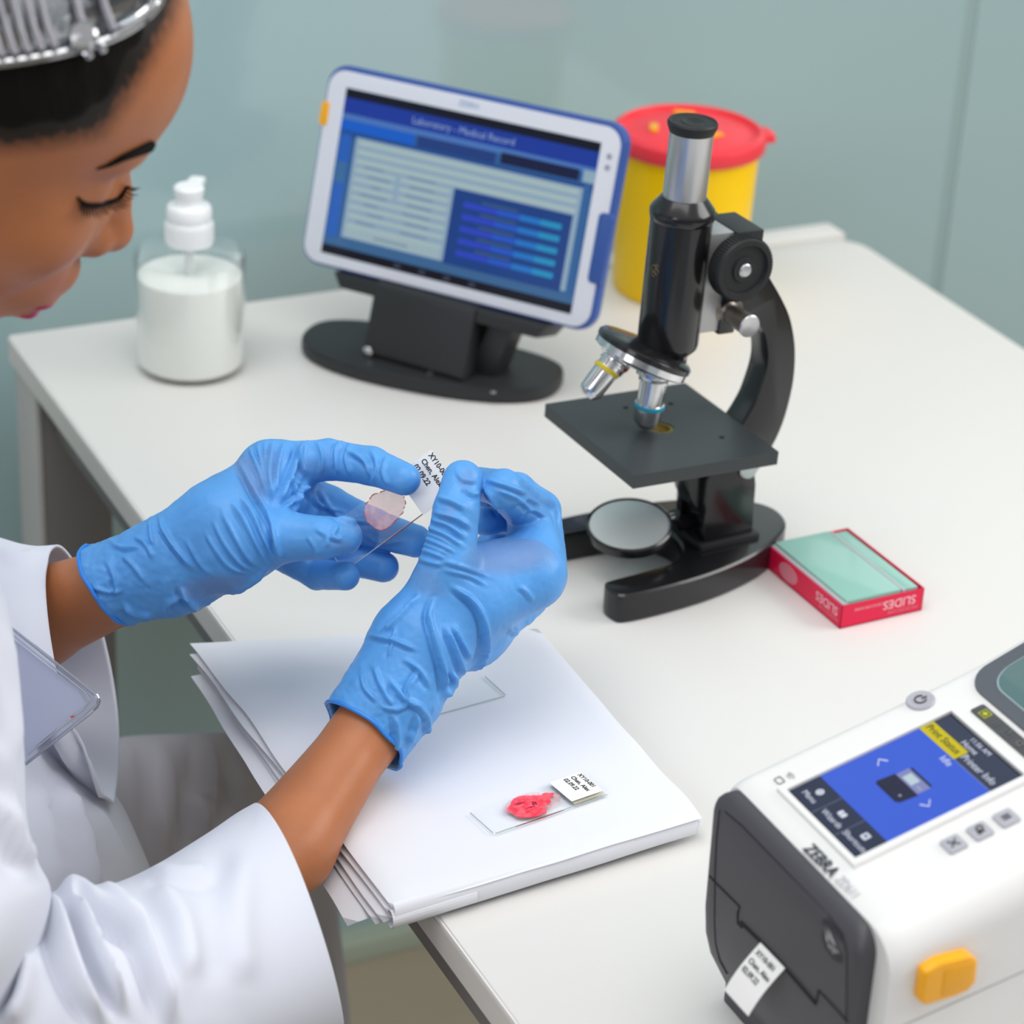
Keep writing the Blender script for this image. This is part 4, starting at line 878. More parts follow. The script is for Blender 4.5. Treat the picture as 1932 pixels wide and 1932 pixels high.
def hand(s, Hd, shrink=0, k=.007):
    for q in ('sleeve', 'palm', 'palm2'): s.chain(Hd[q], .014, shrink)
    if 'web' in Hd: s.chain(Hd['web'], .012, shrink)
    for q in ('thumb', 'index', 'middle', 'ring', 'little'):
        c = Hd[q]; s.cone(c[0][0], c[1][0], c[0][1]-shrink, c[1][1]-shrink, k)
        for a, b_ in zip(c[1:-1], c[2:]): s.cone(a[0], b_[0], a[1]-shrink, b_[1]-shrink, .0025)
    return s
# ----- head frame: f forward, t up the face, s her right side
img = lambda x, y: RT*x+UP*y
_y, _p, _r = -.149, .452, -.132
hf = np.array([math.cos(_y)*math.cos(_p), math.sin(_y)*math.cos(_p), -math.sin(_p)]); _s = np.cross(hf, (0, 0, 1.)); _s /= np.linalg.norm(_s); _t = np.cross(_s, hf)
hs = _s*math.cos(_r)+_t*math.sin(_r); ht = _t*math.cos(_r)-_s*math.sin(_r)
NA = dp(240, 276, 1.205); HK = 1.03
def hd(f, s_, t): return NA+(hf*f+hs*s_+ht*t)*.001*HK
A3 = np.stack([hf, hs, ht])
def head(s):
    mm = .001*HK
    E = lambda f, q, t, rf, rs, rt, k=.010, op='u', A=A3: s.ell(hd(f, q, t), A, np.array([rf, rs, rt])*mm, k*1, op)
    E(-92, 0, 30, 96, 74, 84, .01)                     # cranium
    E(-60, 0, 34, 60, 62, 48, .03)                     # forehead
    E(-62, 0, -38, 54, 58, 58, .03)                    # face mass
    E(-58, 0, -68, 44, 42, 34, .02)                    # lower jaw
    E(-34, 0, -92, 15, 17, 13, .018)                  # chin
    for q in (1, -1):
        E(-31, 38*q, -34, 21, 21, 22, .018)
        E(-13, 17*q, -30, 14, 13, 24, .014)            # cheek
        E(-14, 20*q, 9, 12, 24, 7.5, .012)             # brow ridge
        E(-95, 70*q, -12, 14, 7, 26, .006)             # ear
    for q in (1, -1): E(-1, 32*q, -7, 11, 14, 9, .010, 's')  # socket
    for q in (1, -1): E(-21, 31*q, -8, 13.5, 15.5, 11.5, .005)   # closed lid
    E(-20, 0, -70, 24, 27, 22, .014)                   # muzzle
    s.cone(hd(-8, 0, 2), hd(3, 0, -28), .0085, .0095, .010)    # bridge
    s.cone(hd(3, 0, -24), hd(9, 0, -40), .0095, .0112, .006)    # nose
    E(10, 0, -41, 10.5, 10.5, 9, .006)
    for q in (1, -1): E(1, 12.5*q, -43.5, 10, 7.5, 8.5, .005)
    E(-2, 0, -67, 8, 13, 9, .008)                       # upper lip area
    E(-7, 0, -80, 9, 20, 5.4, .004); E(-11, 0, -89, 9.5, 17, 5.6, .004)
    return s
body = SDF(); head(body)
NB = hd(-110, 0, -60)
body.cone(hd(-95, 0, -40), hd(-150, 0, -120), .050, .050, .02)
chest = dp(-520, 1000, 1.42)
body.cone(hd(-150, 0, -120), chest+np.array([0, 0, .05]), .050, .07, .04)
body.ell(chest, np.eye(3), (.10, .13, .17), .03); body.ell(chest+np.array([0, 0, -.26]), np.eye(3), (.10, .12, .18), .04)
sR = dp(-270, 1050, 1.235); eR = dp(-60, 1860, 1.25); wR = RH['sleeve'][0][0]
body.cone(chest+np.array([0, -.08, .08]), sR, .06, .042, .02).cone(sR, eR, .032, .030, .02)
body.cone(eR, dp(420, 1700, 1.345), .030, 80*1.345/FPX, .01).cone(dp(420, 1700, 1.345), dp(543, 1600, 1.385), 80*1.345/FPX, 82*1.385/FPX, .01).cone(dp(543, 1600, 1.385), dp(690, 1385, 1.427), 86*1.385/FPX, 63*1.427/FPX, .01)
body.cone(dp(480, 1610, 1.40), dp(640, 1440, 1.43), .018, .016, .012)
sL = dp(-400, 900, 1.62); eL = dp(-250, 1300, 1.56)
body.cone(chest+np.array([0, .08, .08]), sL, .06, .045, .03).cone(sL, eL, .048, .042, .02)
body.cone(eL, dp(60, 1168, 1.518), .040, 94*1.5/FPX, .01).cone(dp(60, 1168, 1.518), dp(235, 1100, 1.475), 94*1.5/FPX, 72*1.475/FPX, .01)
def inner(Hd):
    for q in ('palm', 'palm2', 'web', 'thumb', 'index', 'middle', 'ring', 'little'):
        if q in Hd: body.chain(Hd[q], .003, .0034)
inner(RH); inner(LH)
body.cone(dp(690, 1385, 1.427), RH['palm'][0][0], 60*1.43/FPX, 58*1.44/FPX, .01); body.cone(dp(235, 1100, 1.475), LH['palm'][0][0], 68*1.475/FPX, 74*1.462/FPX, .01)
Vb, Fb = nets(body, (-.66, -1.05, .45), (.20, -.18, 1.42), .0031)
qb = proj(Vb); cen = Vb[Fb].mean(1); qf = proj(cen); rel = (cen-NA)/HK; ff, ss_, tt = rel@hf*1000, rel@hs*1000, rel@ht*1000
lipm = (((ff > -9) & (np.hypot((tt+81)/5.2, ss_/23) < 1)) | ((ff > -12) & (np.hypot((tt+90)/6, ss_/20) < 1)))
person = mesh_np('person', Vb, Fb, [M_skin, M_lip], None, mi=np.where(lipm, 1, 0), label='person in white lab coat and blue gloves leaning over the desk with a slide', cat='person')
HP0 = [(hd(-40, 60, 40), hf*.93-ht*.22+hs*.06), (hd(-52, 60, 27), hf*.48-ht*.87)]
dd_ = np.max([((Vb-a)@(b_/np.linalg.norm(b_))) for a, b_ in HP0], 0); dens = np.clip(1-(dd_-.001)/.017, 0, 1)**1.3
att = person.data.attributes.new('stubble', 'FLOAT', 'POINT'); att.data.foreach_set('value', dens.astype(np.float32))

# ----- gloves
def glove(name, Hd, hemP, hemN, inner_pts, lines, label, lo, hi, spots=(), dlim=9):
    s = SDF(); hand(s, Hd); s.plane(hemP, hemN, .0, .0009)
    s.chain(inner_pts, 0, 0, 's')
    V, F = nets(s, lo, hi, 0.00102, 2); N = vnormals(V, F)
    nz = np.array([noise.noise(Vector(p*150))*.6+noise.noise(Vector(p*320))*.4 for p in V])
    ax = (v3(Hd['palm'][0][0])-hemP); t = np.clip(1-((V-hemP)@ax)/(ax@ax)*.9, 0, 1)
    V = V+N*((nz*(.0003+.0011*t))[:, None])
    V = crease(V, vnormals(V, F), [(a, h*1.9, w*.85) for a, h, w in lines])
    g = mesh_np(name, V, F, M_glove, person, label=label)
    q = proj(V); sp = np.zeros(len(V))
    for x, y, rx, ry, an, am in spots:
        c_, s_ = math.cos(an), math.sin(an); dx, dy = q[:, 0]-x, q[:, 1]-y; u, w = (dx*c_+dy*s_)/rx, (-dx*s_+dy*c_)/ry; sp = np.maximum(sp, am*np.clip(1.35-(u*u+w*w), 0, 1)*(q[:, 2] < dlim))
    at_ = g.data.attributes.new('tight', 'FLOAT', 'POINT'); at_.data.foreach_set('value', sp.astype(np.float32))
    # rolled hem: march out from the axis to the glove surface just inside the hem
    c = v3(hemP); n = v3(hemN)/np.linalg.norm(hemN); a = np.cross(n, (0, 0, 1)); a /= np.linalg.norm(a); b_ = np.cross(n, a); ring = []
    s2 = SDF(); hand(s2, Hd)
    for i in range(72):
        th = 2*PI*i/72; d = a*math.cos(th)+b_*math.sin(th); r = .01
        while r < .06 and float(s2((c+d*r)[None])[0]) < -.0006: r += .0008
        p = c+d*r; w = .0009*(math.sin(p[0]*310+p[1]*140)+.7*math.sin(p[2]*270+1.3+p[1]*120)); ring.append(p-n*(w+.0006))
    m = MB(); m.tube(ring, .00125, 8, closed=True); m.obj('cuff_roll', M_roll, g)
    return g
def sc(pts, x0, y0, k): return [(x0+x/k, y0+y/k) for x, y in pts]
A1 = lambda *p: sc(p, 0, 780, 2.76)
Ll = [(A1((1240, 240), (1330, 420), (1420, 580), (1450, 770)), .0016, 6), (A1((1255, 430), (1310, 520), (1370, 640), (1440, 770)), .0011, 5), (A1((1210, 460), (1270, 560), (1340, 690), (1400, 790)), .0011, 5), (A1((1160, 520), (1220, 640), (1290, 750), (1350, 800)), .0010, 5),
 (A1((1110, 560), (1170, 680), (1250, 780), (1320, 815)), .0009, 4.5), (A1((1070, 620), (1130, 720), (1200, 800), (1290, 830)), .0009, 5), (A1((970, 660), (1040, 780), (1110, 850)), .0007, 5),
 (A1((1300, 180), (1350, 300), (1400, 450)), .0012, 5), (A1((1340, 165), (1375, 300), (1410, 440)), .0011, 4.5), (A1((1420, 150), (1405, 300), (1425, 460)), .0012, 5), (A1((1480, 150), (1445, 290), (1440, 440)), .001, 5), (A1((1380, 155), (1390, 290), (1412, 420)), .0009, 4),
 (A1((1560, 145), (1545, 240), (1490, 380), (1440, 480)), .0018, 6.5), (A1((1610, 140), (1565, 210), (1590, 330)), .0014, 6), (A1((1650, 145), (1680, 230), (1670, 320)), .0007, 5), (A1((1790, 140), (1750, 200), (1765, 320)), .0014, 5), (A1((1830, 150), (1800, 230), (1830, 330)), .0008, 5), (A1((1500, 330), (1550, 420), (1540, 520)), .0012, 5), (A1((1600, 350), (1560, 430), (1470, 500)), .0012, 5),
 (A1((830, 535), (860, 620), (930, 720), (1010, 810)), .0015, 5), (A1((780, 560), (790, 640), (800, 690)), .0012, 5), (A1((940, 900), (970, 960), (1030, 1030)), .0018, 7), (A1((1060, 1005), (1200, 940), (1330, 860), (1400, 800)), .0016, 6), (A1((870, 1040), (880, 990), (990, 940)), .0012, 6), (A1((560, 660), (640, 700), (720, 690)), .0010, 5), (A1((560, 770), (600, 860), (620, 960)), .0012, 6), (A1((640, 1000), (700, 1040), (800, 1050)), .0014, 7), (A1((640, 740), (700, 800), (760, 880)), .0009, 5), (A1((700, 640), (760, 680), (800, 760)), .0009, 5), (A1((480, 900), (560, 930), (640, 920)), .0010, 5),
 (A1((1640, 600), (1700, 640), (1700, 700)), .0007, 5), (A1((1760, 580), (1730, 640), (1780, 660)), .0009, 5), (A1((1600, 640), (1640, 700), (1650, 760)), .0006, 4.5), (A1((1420, 590), (1440, 690), (1470, 760)), .0012, 5),
 ([(560, 905), (600, 950), (650, 965)], .0012, 5), ([(600, 925), (640, 975), (700, 985)], .001, 5), ([(655, 850), (690, 872), (700, 905)], .0012, 5), ([(700, 850), (712, 880), (700, 915)], .001, 5), ([(730, 862), (722, 890), (735, 918)], .0008, 5), ([(690, 1010), (720, 1024), (760, 1020)], .0007, 4.5)]
B1 = lambda *p: sc(p, 600, 840, 2.928)
Rl = [(B1((660, 290), (740, 310), (810, 350)), .0012, 6), (B1((640, 370), (760, 400), (850, 460)), .0012, 6), (B1((615, 405), (720, 440), (820, 520)), .0011, 5), (B1((590, 445), (700, 490), (800, 560)), .0010, 5), (B1((560, 500), (660, 540), (760, 590)), .0009, 5), (B1((530, 560), (620, 590), (700, 620)), .0009, 5), (B1((510, 600), (600, 640), (690, 660)), .0008, 5), (B1((570, 475), (680, 515), (780, 575)), .0007, 4), (B1((545, 530), (640, 565), (730, 605)), .0007, 4),
 (B1((640, 860), (615, 950), (650, 1100), (690, 1250), (700, 1400)), .0024, 6), (B1((740, 780), (850, 860), (910, 960), (925, 1080), (900, 1190), (820, 1280)), .0024, 6), (B1((710, 1000), (760, 1130), (800, 1250), (812, 1290)), .0016, 6), (B1((740, 990), (790, 1080), (850, 1190)), .0012, 5), (B1((560, 830), (450, 950), (350, 1040)), .0016, 6),
 (B1((690, 640), (800, 670), (950, 730)), .0007, 5), (B1((700, 690), (830, 720), (930, 775)), .0007, 4.5), (B1((280, 1050), (420, 1080), (540, 1130)), .0012, 5), (B1((430, 1010), (410, 1090), (390, 1180)), .0010, 4), (B1((310, 1220), (350, 1330), (420, 1450)), .0012, 6), (B1((400, 1300), (480, 1400), (560, 1450)), .0012, 5), (B1((420, 1480), (440, 1600), (430, 1700)), .0013, 6), (B1((520, 1400), (600, 1500), (610, 1620)), .0012, 6), (B1((560, 1250), (500, 1350), (520, 1450)), .0011, 5), (B1((350, 1440), (430, 1460), (520, 1420)), .001, 5), (B1((240, 1260), (260, 1340), (330, 1420)), .001, 5), (B1((470, 1180), (560, 1240), (620, 1340)), .0010, 5), (B1((560, 1480), (540, 1560), (500, 1660)), .0011, 6),
 (B1((930, 190), (1060, 230), (1180, 280)), .0010, 5), (B1((1080, 330), (1150, 290), (1230, 330)), .0010, 5), (B1((1100, 390), (1180, 350), (1260, 400)), .0008, 5), (B1((1000, 250), (1100, 290), (1180, 360)), .001, 5), (B1((1130, 180), (1200, 260), (1290, 330)), .0012, 5), (B1((1200, 220), (1290, 320), (1340, 440)), .0011, 5), (B1((910, 230), (960, 290), (1010, 400)), .001, 5), (B1((800, 230), (850, 270), (890, 260)), .0010, 5), (B1((770, 150), (800, 190), (870, 200)), .0008, 5), (B1((1110, 780), (1150, 810), (1190, 860)), .0007, 5), (B1((1050, 1010), (1090, 1030), (1110, 1060)), .0016, 7), (B1((750, 1250), (745, 1320), (700, 1390)), .0018, 7), (B1((1150, 1000), (1220, 960), (1240, 990)), .0012, 7)]
hL = H(205, 1105, 1.475, 1)[0]; nL = img(-.84, -.54)+FW*.30
gl = glove('glove', LH, hL, nL, [(hL+nL*.004, 80*1.475/FPX), (dp(260, 1084, 1.472), 72*1.472/FPX)], Ll, 'blue nitrile glove on the far hand', (-.17, -.72, .72), (.13, -.46, .99), [(470, 895, 22, 55, -.5, .6), (400, 1108, 70, 22, -.15, .6), (505, 880, 25, 40, .3, .35), (640, 1030, 26, 14, 0, .35), (700, 1002, 60, 20, .35, .3), (590, 885, 40, 18, 0, .25)])
hR = H(687, 1385, 1.43, 1)[0]; nR = img(-.66, -.75)-FW*.42
gr_ = glove('glove', RH, hR, nR, [(hR+nR*.004, 88*1.43/FPX), (dp(725, 1330, 1.435), 72*1.435/FPX)], Rl, 'blue nitrile glove on the near hand', (-.06, -.78, .72), (.18, -.50, .98), [(965, 1045, 88, 40, -.1, .7), (790, 1090, 60, 26, .5, .35), (880, 905, 16, 22, .2, .4), (845, 970, 14, 22, .3, .25), (1030, 960, 26, 22, .5, .3)], dlim=1.452)

# ----- held slide
cLL, cLR, cUR = dp(650, 1078, 1.466), dp(853, 929, 1.456), dp(815, 862, 1.458)
s3, P3 = slide(cLL, cLR-cLL, cUR-cLR, 'clear glass slide with a pale pink smear and printed label held between the gloved fingers')
q0 = P3(0, 0, 0); q1 = P3(0, 0, 1)
slide_label(s3, P3, .0555, .0810, -.001, .0262, lift=.0006, size=.0043)
M_pk = smear_mat('pink_smear', 'eaa8a4', 'f0bab4', .50, .66, 9.0); M_pk2 = mat('pink_rim', 'd8706c', .4, alpha=.8)
po = blob(.0395, .0150, .0118, .0100, 12.5, .12); b = MB(); b.add(flat(po, P3, .0013), [tuple(range(len(po)))]); b.obj('pale_smear', M_pk, s3, smooth=False, label='pale pink dried smear')
b = MB()
for i in range(0, len(po)):
    if noise.noise(Vector((i*.35, 3, 1))) > -.12: a, c = P3(*po[i], .0014), P3(*po[(i+1) % len(po)], .0014); b.tube([a, c], .00022+.00018*random.random(), 5)
b.obj('smear_rim', M_pk2, s3)
b = MB(); b.tube([P3(.024, -.0002, .0006), P3(.04, -.0002, .0006), P3(.057, -.0002, .0006)], [.0002, .0004, .0002], 6); b.obj('stained_edge', M_sledge_red, s3, smooth=False)

# ----- face details
hsd = SDF(); head(hsd)
def onface(x, y, lift=0):
    p = hsd.hit(x, y, .95, 1.6)
    return None if p is None else p+hsd.grad(p[None])[0]*lift
b = MB()
br = catmull([(288, 272), (262, 283), (232, 296), (205, 310), (182, 319)], 5); pts = []; rr = []
for i, (x, y) in enumerate(br):
    p = onface(x, y, .0002)
    if p is not None: pts.append(p); rr.append(max(.0005, .0034*(1-i/len(br))**.8*min(1, .45+i/4)))
if len(pts) > 3: b.tube(pts, rr, 8); b.obj('eyebrow', M_hair, person, label='dark eyebrow')
b = MB(); ll = catmull([(146, 372), (160, 384), (180, 387), (205, 382), (226, 372), (238, 352)], 4); lp2 = [onface(x, y, .0003) for x, y in ll]; lp2 = [p for p in lp2 if p is not None]
b.tube(lp2, [.0006+.0007*math.sin(PI*i/(len(lp2)-1)) for i in range(len(lp2))], 6)
for i in range(2, len(lp2)):
    p = lp2[i]; a = i/len(lp2); d = img(-.1+1.0*a, -1+.75*a)*.65-FW*.35; d = d/np.linalg.norm(d); L = .0098*(.8+.4*random.random())
    b.tube([p, p+d*L*.5, p+d*L*.9+UP*.0012], [.00055, .00045, .00015], 5)
b.obj('eyelashes', M_hair, person, label='dark lashes of the lowered eyelid')
# hair: cap over the cranium behind the hairline
hr = SDF(); E = lambda f, q, t, rf, rs, rt, k: hr.ell(hd(f, q, t), A3, np.array([rf, rs, rt])*.001*HK, k)
E(-94, 0, 31, 97.5, 77, 87, .01); E(-60, 0, 34, 62.5, 64, 49, .03)
hr.cone(hd(-70, 66, 10), hd(-86, 69, -28), .008, .006, .008)
HP = [(hd(-40, 60, 40), hf*.93-ht*.22+hs*.06), (hd(-52, 60, 27), hf*.48-ht*.87)]
for _a, _b in HP: hr.plane(_a, _b, .006, .0009)
Vh, Fh = nets(hr, NA-.26, NA+.26, .0026); Nh = vnormals(Vh, Fh)
nzh = np.array([noise.noise(Vector((float(p@hf)*170, float(p@hs)*170, float(p@ht)*60))) for p in Vh]); Vh = Vh+Nh*(nzh*.0012)[:, None]
mesh_np('hair', Vh, Fh, M_hair, person, label='black hair pulled back')

# ----- lab coat
def ringloft(rings, m, name, parent, n=72, sub=7, thick=.0016, lines=(), wr=.0016, wf=14, seed=0, lens=0, **k):
    K = np.array([[*dp(*T), *dp(*B), *dp(*N_)] for T, B, N_ in rings]); K = catmull(K, sub); V = []; 
    for r in K:
        T, B, N_ = r[:3], r[3:6], r[6:9]; c = (T+B)/2; a = (T-B)/2; b_ = N_-c
        for i in range(n): th = 2*PI*i/n; sn = math.sin(th); V.append(c+a*math.cos(th)+b_*sn*(abs(sn)**lens if math.cos(th) < 0 else 1))
    V = np.array(V); R = len(K); F = np.array([(i*n+j, i*n+(j+1) % n, (i+1)*n+(j+1) % n, (i+1)*n+j) for i in range(R-1) for j in range(n)])
    N = vnormals(V, F); cc = V.reshape(R, n, 3).mean(1).repeat(n, 0)
    if ((V-cc)*N).sum() < 0: F = F[:, ::-1]; N = -N
    nz = np.array([noise.noise(Vector(p*wf)+Vector((seed, 0, 0))) for p in V]); V = V+N*(nz*wr)[:, None]
    V = crease(V, vnormals(V, F), [(a, h*1.5, w) for a, h, w in lines])
    o = mesh_np(name, V, F, m, parent, **k)
    md = o.modifiers.new('thickness', 'SOLIDIFY'); md.thickness = thick; md.offset = -1
    return o
ringloft([((-40, 860, 1.50), (-640, 900, 1.52), (-330, 900, 1.30)), ((10, 1150, 1.50), (-640, 1150, 1.50), (-300, 1180, 1.31)), ((120, 1400, 1.55), (-620, 1420, 1.50), (-260, 1450, 1.34)), ((212, 1505, 1.58), (-600, 1600, 1.50), (-200, 1600, 1.36)), ((292, 1645, 1.62), (-560, 1800, 1.50), (-140, 1760, 1.38)), ((360, 1800, 1.66), (-520, 1980, 1.50), (-80, 1930, 1.40)), ((430, 2000, 1.70), (-500, 2200, 1.50), (-40, 2120, 1.42))],
         M_coat, 'coat_body', person, wr=.004, wf=11, sub=9, n=96, lines=[([(110, 1480), (150, 1580), (170, 1700)], .006, 16), ([(170, 1520), (215, 1600), (250, 1680)], .004, 12), ([(70, 1470), (90, 1580), (95, 1700)], .004, 14)], label='white lab coat front and skirt')
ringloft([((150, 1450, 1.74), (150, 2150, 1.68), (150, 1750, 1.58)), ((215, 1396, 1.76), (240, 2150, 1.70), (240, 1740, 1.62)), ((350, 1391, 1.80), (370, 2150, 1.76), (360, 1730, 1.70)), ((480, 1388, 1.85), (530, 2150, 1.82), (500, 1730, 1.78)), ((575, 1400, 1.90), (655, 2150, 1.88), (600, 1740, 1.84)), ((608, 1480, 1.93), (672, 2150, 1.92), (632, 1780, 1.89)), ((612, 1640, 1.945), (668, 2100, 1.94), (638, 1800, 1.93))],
         mat('grey_lilac_cloth', 'a9a6ae', .85, bump=(1800, .1, .0003)), 'lap_cloth', person, wr=.004, wf=10, seed=4, lines=[([(385, 1395), (388, 1470), (370, 1560), (355, 1650)], .007, 10), ([(470, 1400), (450, 1500), (420, 1600)], .004, 12), ([(300, 1400), (310, 1500), (300, 1600)], .005, 14)], label='grey-lilac cloth over the lap')  # one grey-lilac tone for the lap cloth, darker than the coat
ringloft([((150, 1026, 1.53), (222, 1515, 1.505), (128, 1262, 1.445)), ((112, 1026, 1.53), (213, 1520, 1.505), (106, 1264, 1.436)), ((60, 1027, 1.535), (150, 1492, 1.51), (50, 1262, 1.430)), ((0, 1014, 1.545), (70, 1452, 1.52), (-30, 1240, 1.435)), ((-90, 985, 1.56), (-40, 1420, 1.54), (-100, 1205, 1.46)), ((-200, 930, 1.58), (-190, 1400, 1.56), (-220, 1160, 1.48)), ((-330, 860, 1.60), (-360, 1340, 1.58), (-340, 1080, 1.50)), ((-480, 800, 1.62), (-560, 1200, 1.60), (-520, 980, 1.52))][1:],
         M_coat, 'sleeve', person, lens=.9, wr=.0016, lines=[([(150, 1370), (175, 1440), (206, 1508)], .005, 8), ([(-5, 1040), (40, 1055), (80, 1038)], .003, 10), ([(60, 1250), (90, 1350), (150, 1460)], .004, 14)], label='far white coat sleeve with open cuff')
ringloft([((477, 1516, 1.395), (645, 2000, 1.36), (600, 1728, 1.305)), ((440, 1537, 1.39), (590, 2020, 1.35), (528, 1768, 1.285)), ((375, 1583, 1.375), (520, 2050, 1.33), (432, 1800, 1.262)), ((290, 1636, 1.355), (440, 2090, 1.31), (340, 1838, 1.240)), ((215, 1668, 1.335), (350, 2130, 1.30), (250, 1870, 1.222)), ((150, 1672, 1.32), (260, 2160, 1.29), (165, 1895, 1.21)), ((85, 1690, 1.30), (130, 2180, 1.28), (80, 1910, 1.20)), ((10, 1730, 1.29), (-20, 2150, 1.27), (-10, 1930, 1.195))],
         M_coat, 'sleeve', person, n=128, sub=14, wr=.0045, wf=11, seed=2, lines=[([(100, 1650), (135, 1710), (180, 1800), (235, 1900)], .010, 13), ([(104, 1648), (160, 1700), (215, 1735), (262, 1762)], .009, 13), ([(98, 1660), (110, 1760), (150, 1860), (200, 1932)], .008, 15), ([(150, 1670), (215, 1705), (265, 1755), (300, 1840), (325, 1932)], .007, 16), ([(60, 1800), (40, 1880), (10, 1932)], .008, 18), ([(280, 1640), (340, 1650), (400, 1640)], .003, 14), ([(290, 1660), (345, 1740), (360, 1850)], .004, 26), ([(470, 1600), (450, 1720), (460, 1860)], .003, 30)], label='near white coat sleeve with turned-back cuff')
ringloft([((-60, 900, 1.27), (-420, 860, 1.30), (-250, 880, 1.19)), ((-12, 1080, 1.27), (-380, 1060, 1.28), (-200, 1080, 1.175)), ((16, 1170, 1.265), (-360, 1180, 1.27), (-170, 1180, 1.172)), ((36, 1300, 1.26), (-330, 1330, 1.26), (-150, 1310, 1.168)), ((50, 1420, 1.255), (-310, 1470, 1.25), (-130, 1440, 1.165)), ((54, 1540, 1.25), (-290, 1610, 1.24), (-120, 1570, 1.162)), ((72, 1620, 1.25), (-280, 1740, 1.235), (-105, 1670, 1.16)), ((96, 1682, 1.25), (-270, 1850, 1.23), (-85, 1760, 1.158)), ((82, 1780, 1.25), (-240, 1950, 1.23), (-80, 1850, 1.16)), ((34, 1890, 1.255), (-200, 2050, 1.235), (-80, 1950, 1.17)), ((-10, 1990, 1.265), (-140, 2130, 1.245), (-80, 2040, 1.185))],
         M_coat, 'upper_sleeve', person, n=96, sub=8, wr=.003, wf=12, seed=7, lines=[([(10, 1180), (28, 1300), (34, 1430)], .004, 9), ([(-10, 1500), (20, 1580), (60, 1640)], .006, 14), ([(0, 1400), (14, 1480), (20, 1560)], .003, 9)], label='near upper coat sleeve')

# coat shoulders and back
yk = SDF(); nk0, nk1 = hd(-95, 0, -40), hd(-150, 0, -120); cs = chest+np.array([0, 0, .05])
yk.cone(nk1, cs, .066, .105, .04).ell(chest, np.eye(3), (.122, .155, .19), .03).ell(chest+np.array([0, 0, -.26]), np.eye(3), (.125, .145, .205), .05)
yk.cone(chest+np.array([0, -.08, .08]), sR, .085, .066, .03).cone(sR, dp(-255, 1180, 1.235), .066, .05, .02)
yk.cone(chest+np.array([0, .08, .08]), sL, .085, .066, .03).cone(sL, dp(-470, 1130, 1.60), .062, .056, .02)
yk.plane(nk0*.25+nk1*.75, nk0-nk1, .004)
Vy, Fy = nets(yk, (-.86, -1.15, .28), (.02, -.12, 1.32), .0052); Ny = vnormals(Vy, Fy)
Vy = Vy+Ny*np.array([noise.noise(Vector(p*14))*.004 for p in Vy])[:, None]
mesh_np('coat_shoulders', Vy, Fy, M_coat, person, label='white lab coat shoulders and back')
_n = (nk0-nk1)/np.linalg.norm(nk0-nk1); _c = nk0*.27+nk1*.73; _a = np.cross(_n, (0, 1, 0)); _a /= np.linalg.norm(_a); _b = np.cross(_n, _a)
ring_ = [_c+(_a*math.cos(t)+_b*math.sin(t))*.060 for t in np.linspace(.3, 2*PI-.3, 40)]
V = []; F = []
for i, q in enumerate(ring_):
    o_ = (q-_c)/np.linalg.norm(q-_c); V += [q+_n*.020, q+o_*.006+_n*.024, q+o_*.016-_n*.012, q-_n*.012]
for i in range(39):
    for k in range(4): F.append((4*i+k, 4*i+(k+1) % 4, 4*i+4+(k+1) % 4, 4*i+4+k))
F += [(0, 3, 2, 1), (156, 157, 158, 159)]
mk('collar', V, F, M_coat, person, label='white coat collar')

# ----- badge holder
bo = dp(187, 1322, 1.404)
M_film = thin('badge_film', 'eceef4', .12, .05); M_insert = mat('badge_paper', 'd5d7e8', .6); M_rim = thin('badge_rim_plastic', 'c4c8d4', .35, .08)
bh = empty('badge_holder', bo, label='clear plastic badge holder with a white card hanging from the lab coat front', cat='badge holder')
pb = [(14, 1178), (168, 1300), (183, 1312), (187, 1322), (183, 1333), (166, 1348), (50, 1441), (-120, 1330)]
P_ = [dp(x, y, 1.404) for x, y in pb]; bn = -FW
b = MB(); V = [p for p in P_]+[p+bn*.0016 for p in P_]; n = len(P_); b.add(V, [tuple(range(n))[::-1], tuple(n+i for i in range(n))]); b.obj('sleeve_film', M_film, bh, smooth=False)
pi = [(12, 1196), (146, 1300), (163, 1328), (140, 1345), (56, 1418), (-100, 1320)]
Q = [dp(x, y, 1.403)+bn*.0 for x, y in pi]; b = MB(); b.prism([(0, 0)], (0, 0, 0), (1, 0, 0), (0, 1, 0), (0, 0, 1), 0) if False else b.add(Q+[q-bn*.0004 for q in Q], [tuple(range(6)), tuple(range(11, 5, -1))]); b.obj('card', M_insert, bh, smooth=False)
b = MB(); b.tube([p+bn*.0008 for p in P_], .0011, 8, closed=True); b.obj('rim', M_rim, bh)
b = MB(); b.tube([dp(x, y, 1.4015) for x, y in ((16, 1192), (160, 1306), (170, 1322), (156, 1340), (52, 1424))], .0004, 6); b.obj('weld_line', mat('weld_grey', 'a6aab8', .4), bh)
b = MB(); rc = dp(137, 1353, 1.4015); b.prism([(0, -.0009), (.0016, .0), (.0006, .0009), (-.0014, .0004)], rc, RT, UP, bn, .0002); b.obj('red_mark', mat('red_print', 'd8402c', .5), bh)

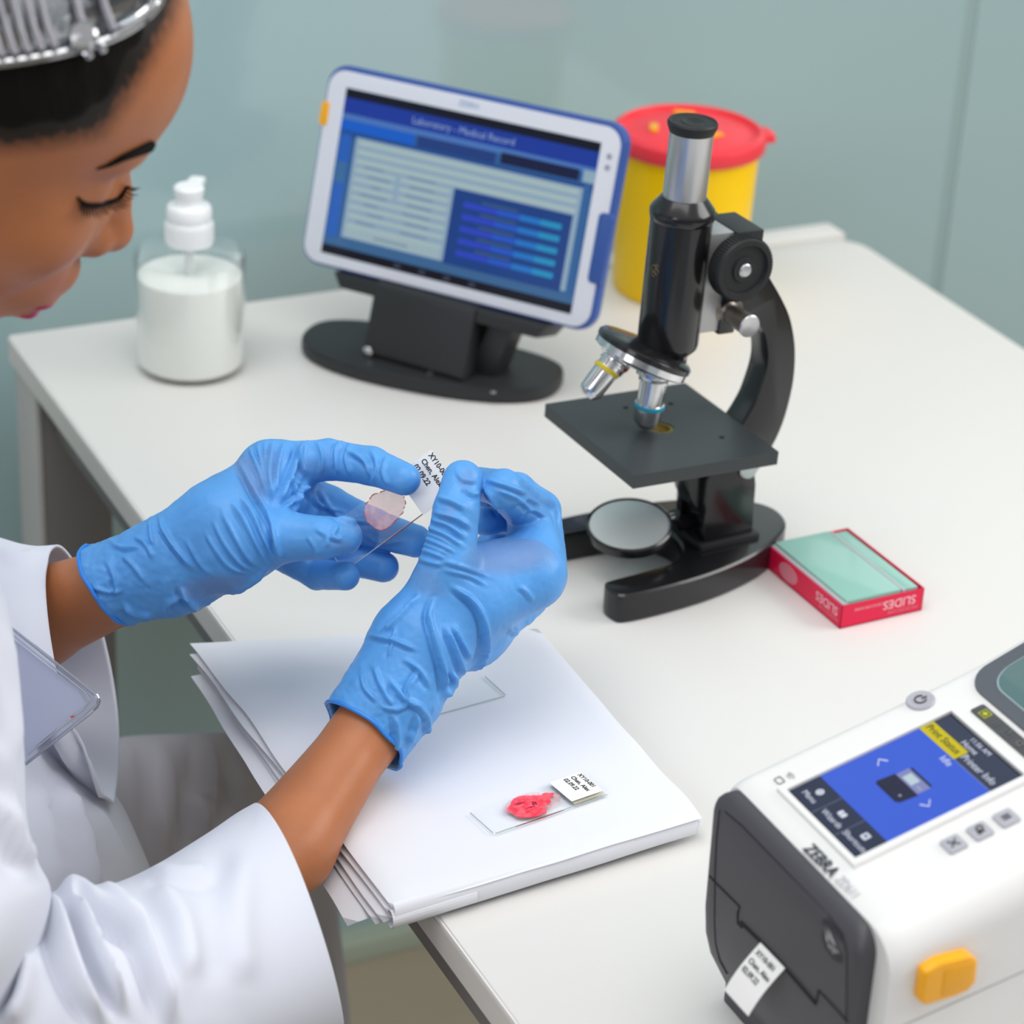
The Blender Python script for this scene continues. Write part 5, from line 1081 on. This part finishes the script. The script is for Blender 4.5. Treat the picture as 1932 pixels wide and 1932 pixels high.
# ----- clear goggles pushed up on the head
M_gog = thin('goggle_plastic', 'd6dade', .16, .08); M_gr = thin('goggle_rim_plastic', 'a8aab4', .42, .12)
gg = empty('safety_goggles', hd(-60, 76, 45), label='clear plastic safety goggles with ribbed side vent pushed up on the dark hair', cat='goggles')
def gD(x, y, lift=.005):
    best = 1.6
    for S_ in (hr, hsd):
        q = S_.hit(min(x, 300), max(y, -150), .95, 1.6)
        if q is not None: best = min(best, float((q-CAM)@FW))
    return (1.15 if best > 1.55 else best)-lift
rim = catmull([(-130, 120), (-60, 124), (0, 120), (80, 108), (150, 92), (205, 74), (255, 48), (296, 8), (318, -50)], 6)
rim = [(x, y, gD(x, y)) for x, y in rim]
for _ in range(4): rim = [rim[0]]+[(b_[0], b_[1], (a[2]+b_[2]*2+c[2])/4) for a, b_, c in zip(rim[:-2], rim[1:-1], rim[2:])]+[rim[-1]]
rp_ = [dp(*q) for q in rim]
b = MB(); b.tube(rp_, .0022, 10); b.obj('rim', M_gr, gg)
b = MB(); b.tube([dp(q[0], q[1]-18, q[2]+.002) for q in rim], .0014, 8); b.obj('rim', M_gr, gg)
V = []; F = []
for i, q in enumerate(rim): V += [dp(*q), dp(q[0]-45, q[1]-140, q[2]-.008), dp(q[0]-80, q[1]-290, q[2]+.01)]
for i in range(len(rim)-1): F += [(3*i, 3*i+3, 3*i+4, 3*i+1), (3*i+1, 3*i+4, 3*i+5, 3*i+2)]
g_ = mk('side_shield', V, F, M_gog, gg); md = g_.modifiers.new('thickness', 'SOLIDIFY'); md.thickness = .0016
M_rib = mat('goggle_rib', 'a6a3ac', .25, alpha=.62, spec=.7)
for x in list(range(-70, 130, 25))+[168, 215]:
    yy = float(np.interp(x, [q[0] for q in rim], [q[1] for q in rim])); D = float(np.interp(x, [q[0] for q in rim], [q[2] for q in rim]))
    b = MB(); b.tube([dp(x, yy-14, D-.003), dp(x-17, yy-60, D-.005), dp(x-42, yy-150, D-.006)], .0014 if x < 130 else .0017, 8); b.obj('vent_rib', M_rib, gg)
b = MB(); b.lathe([(.0062, 0), (.0062, .002), (.005, .0035), (0, .0038)], dp(158, 68, gD(158, 68, .009)), -FW, n=24); b.obj('hinge_boss', M_gr, gg)
for x, y in ((166, 101), (192, 90)):
    b = MB(); b.lathe([(.0001, -.0026), (.0018, -.0020), (.0026, 0), (.0018, .002), (.0001, .0026)], dp(x, y, gD(x, y, .008)), -FW, n=16); b.obj('rivet', M_gr, gg)
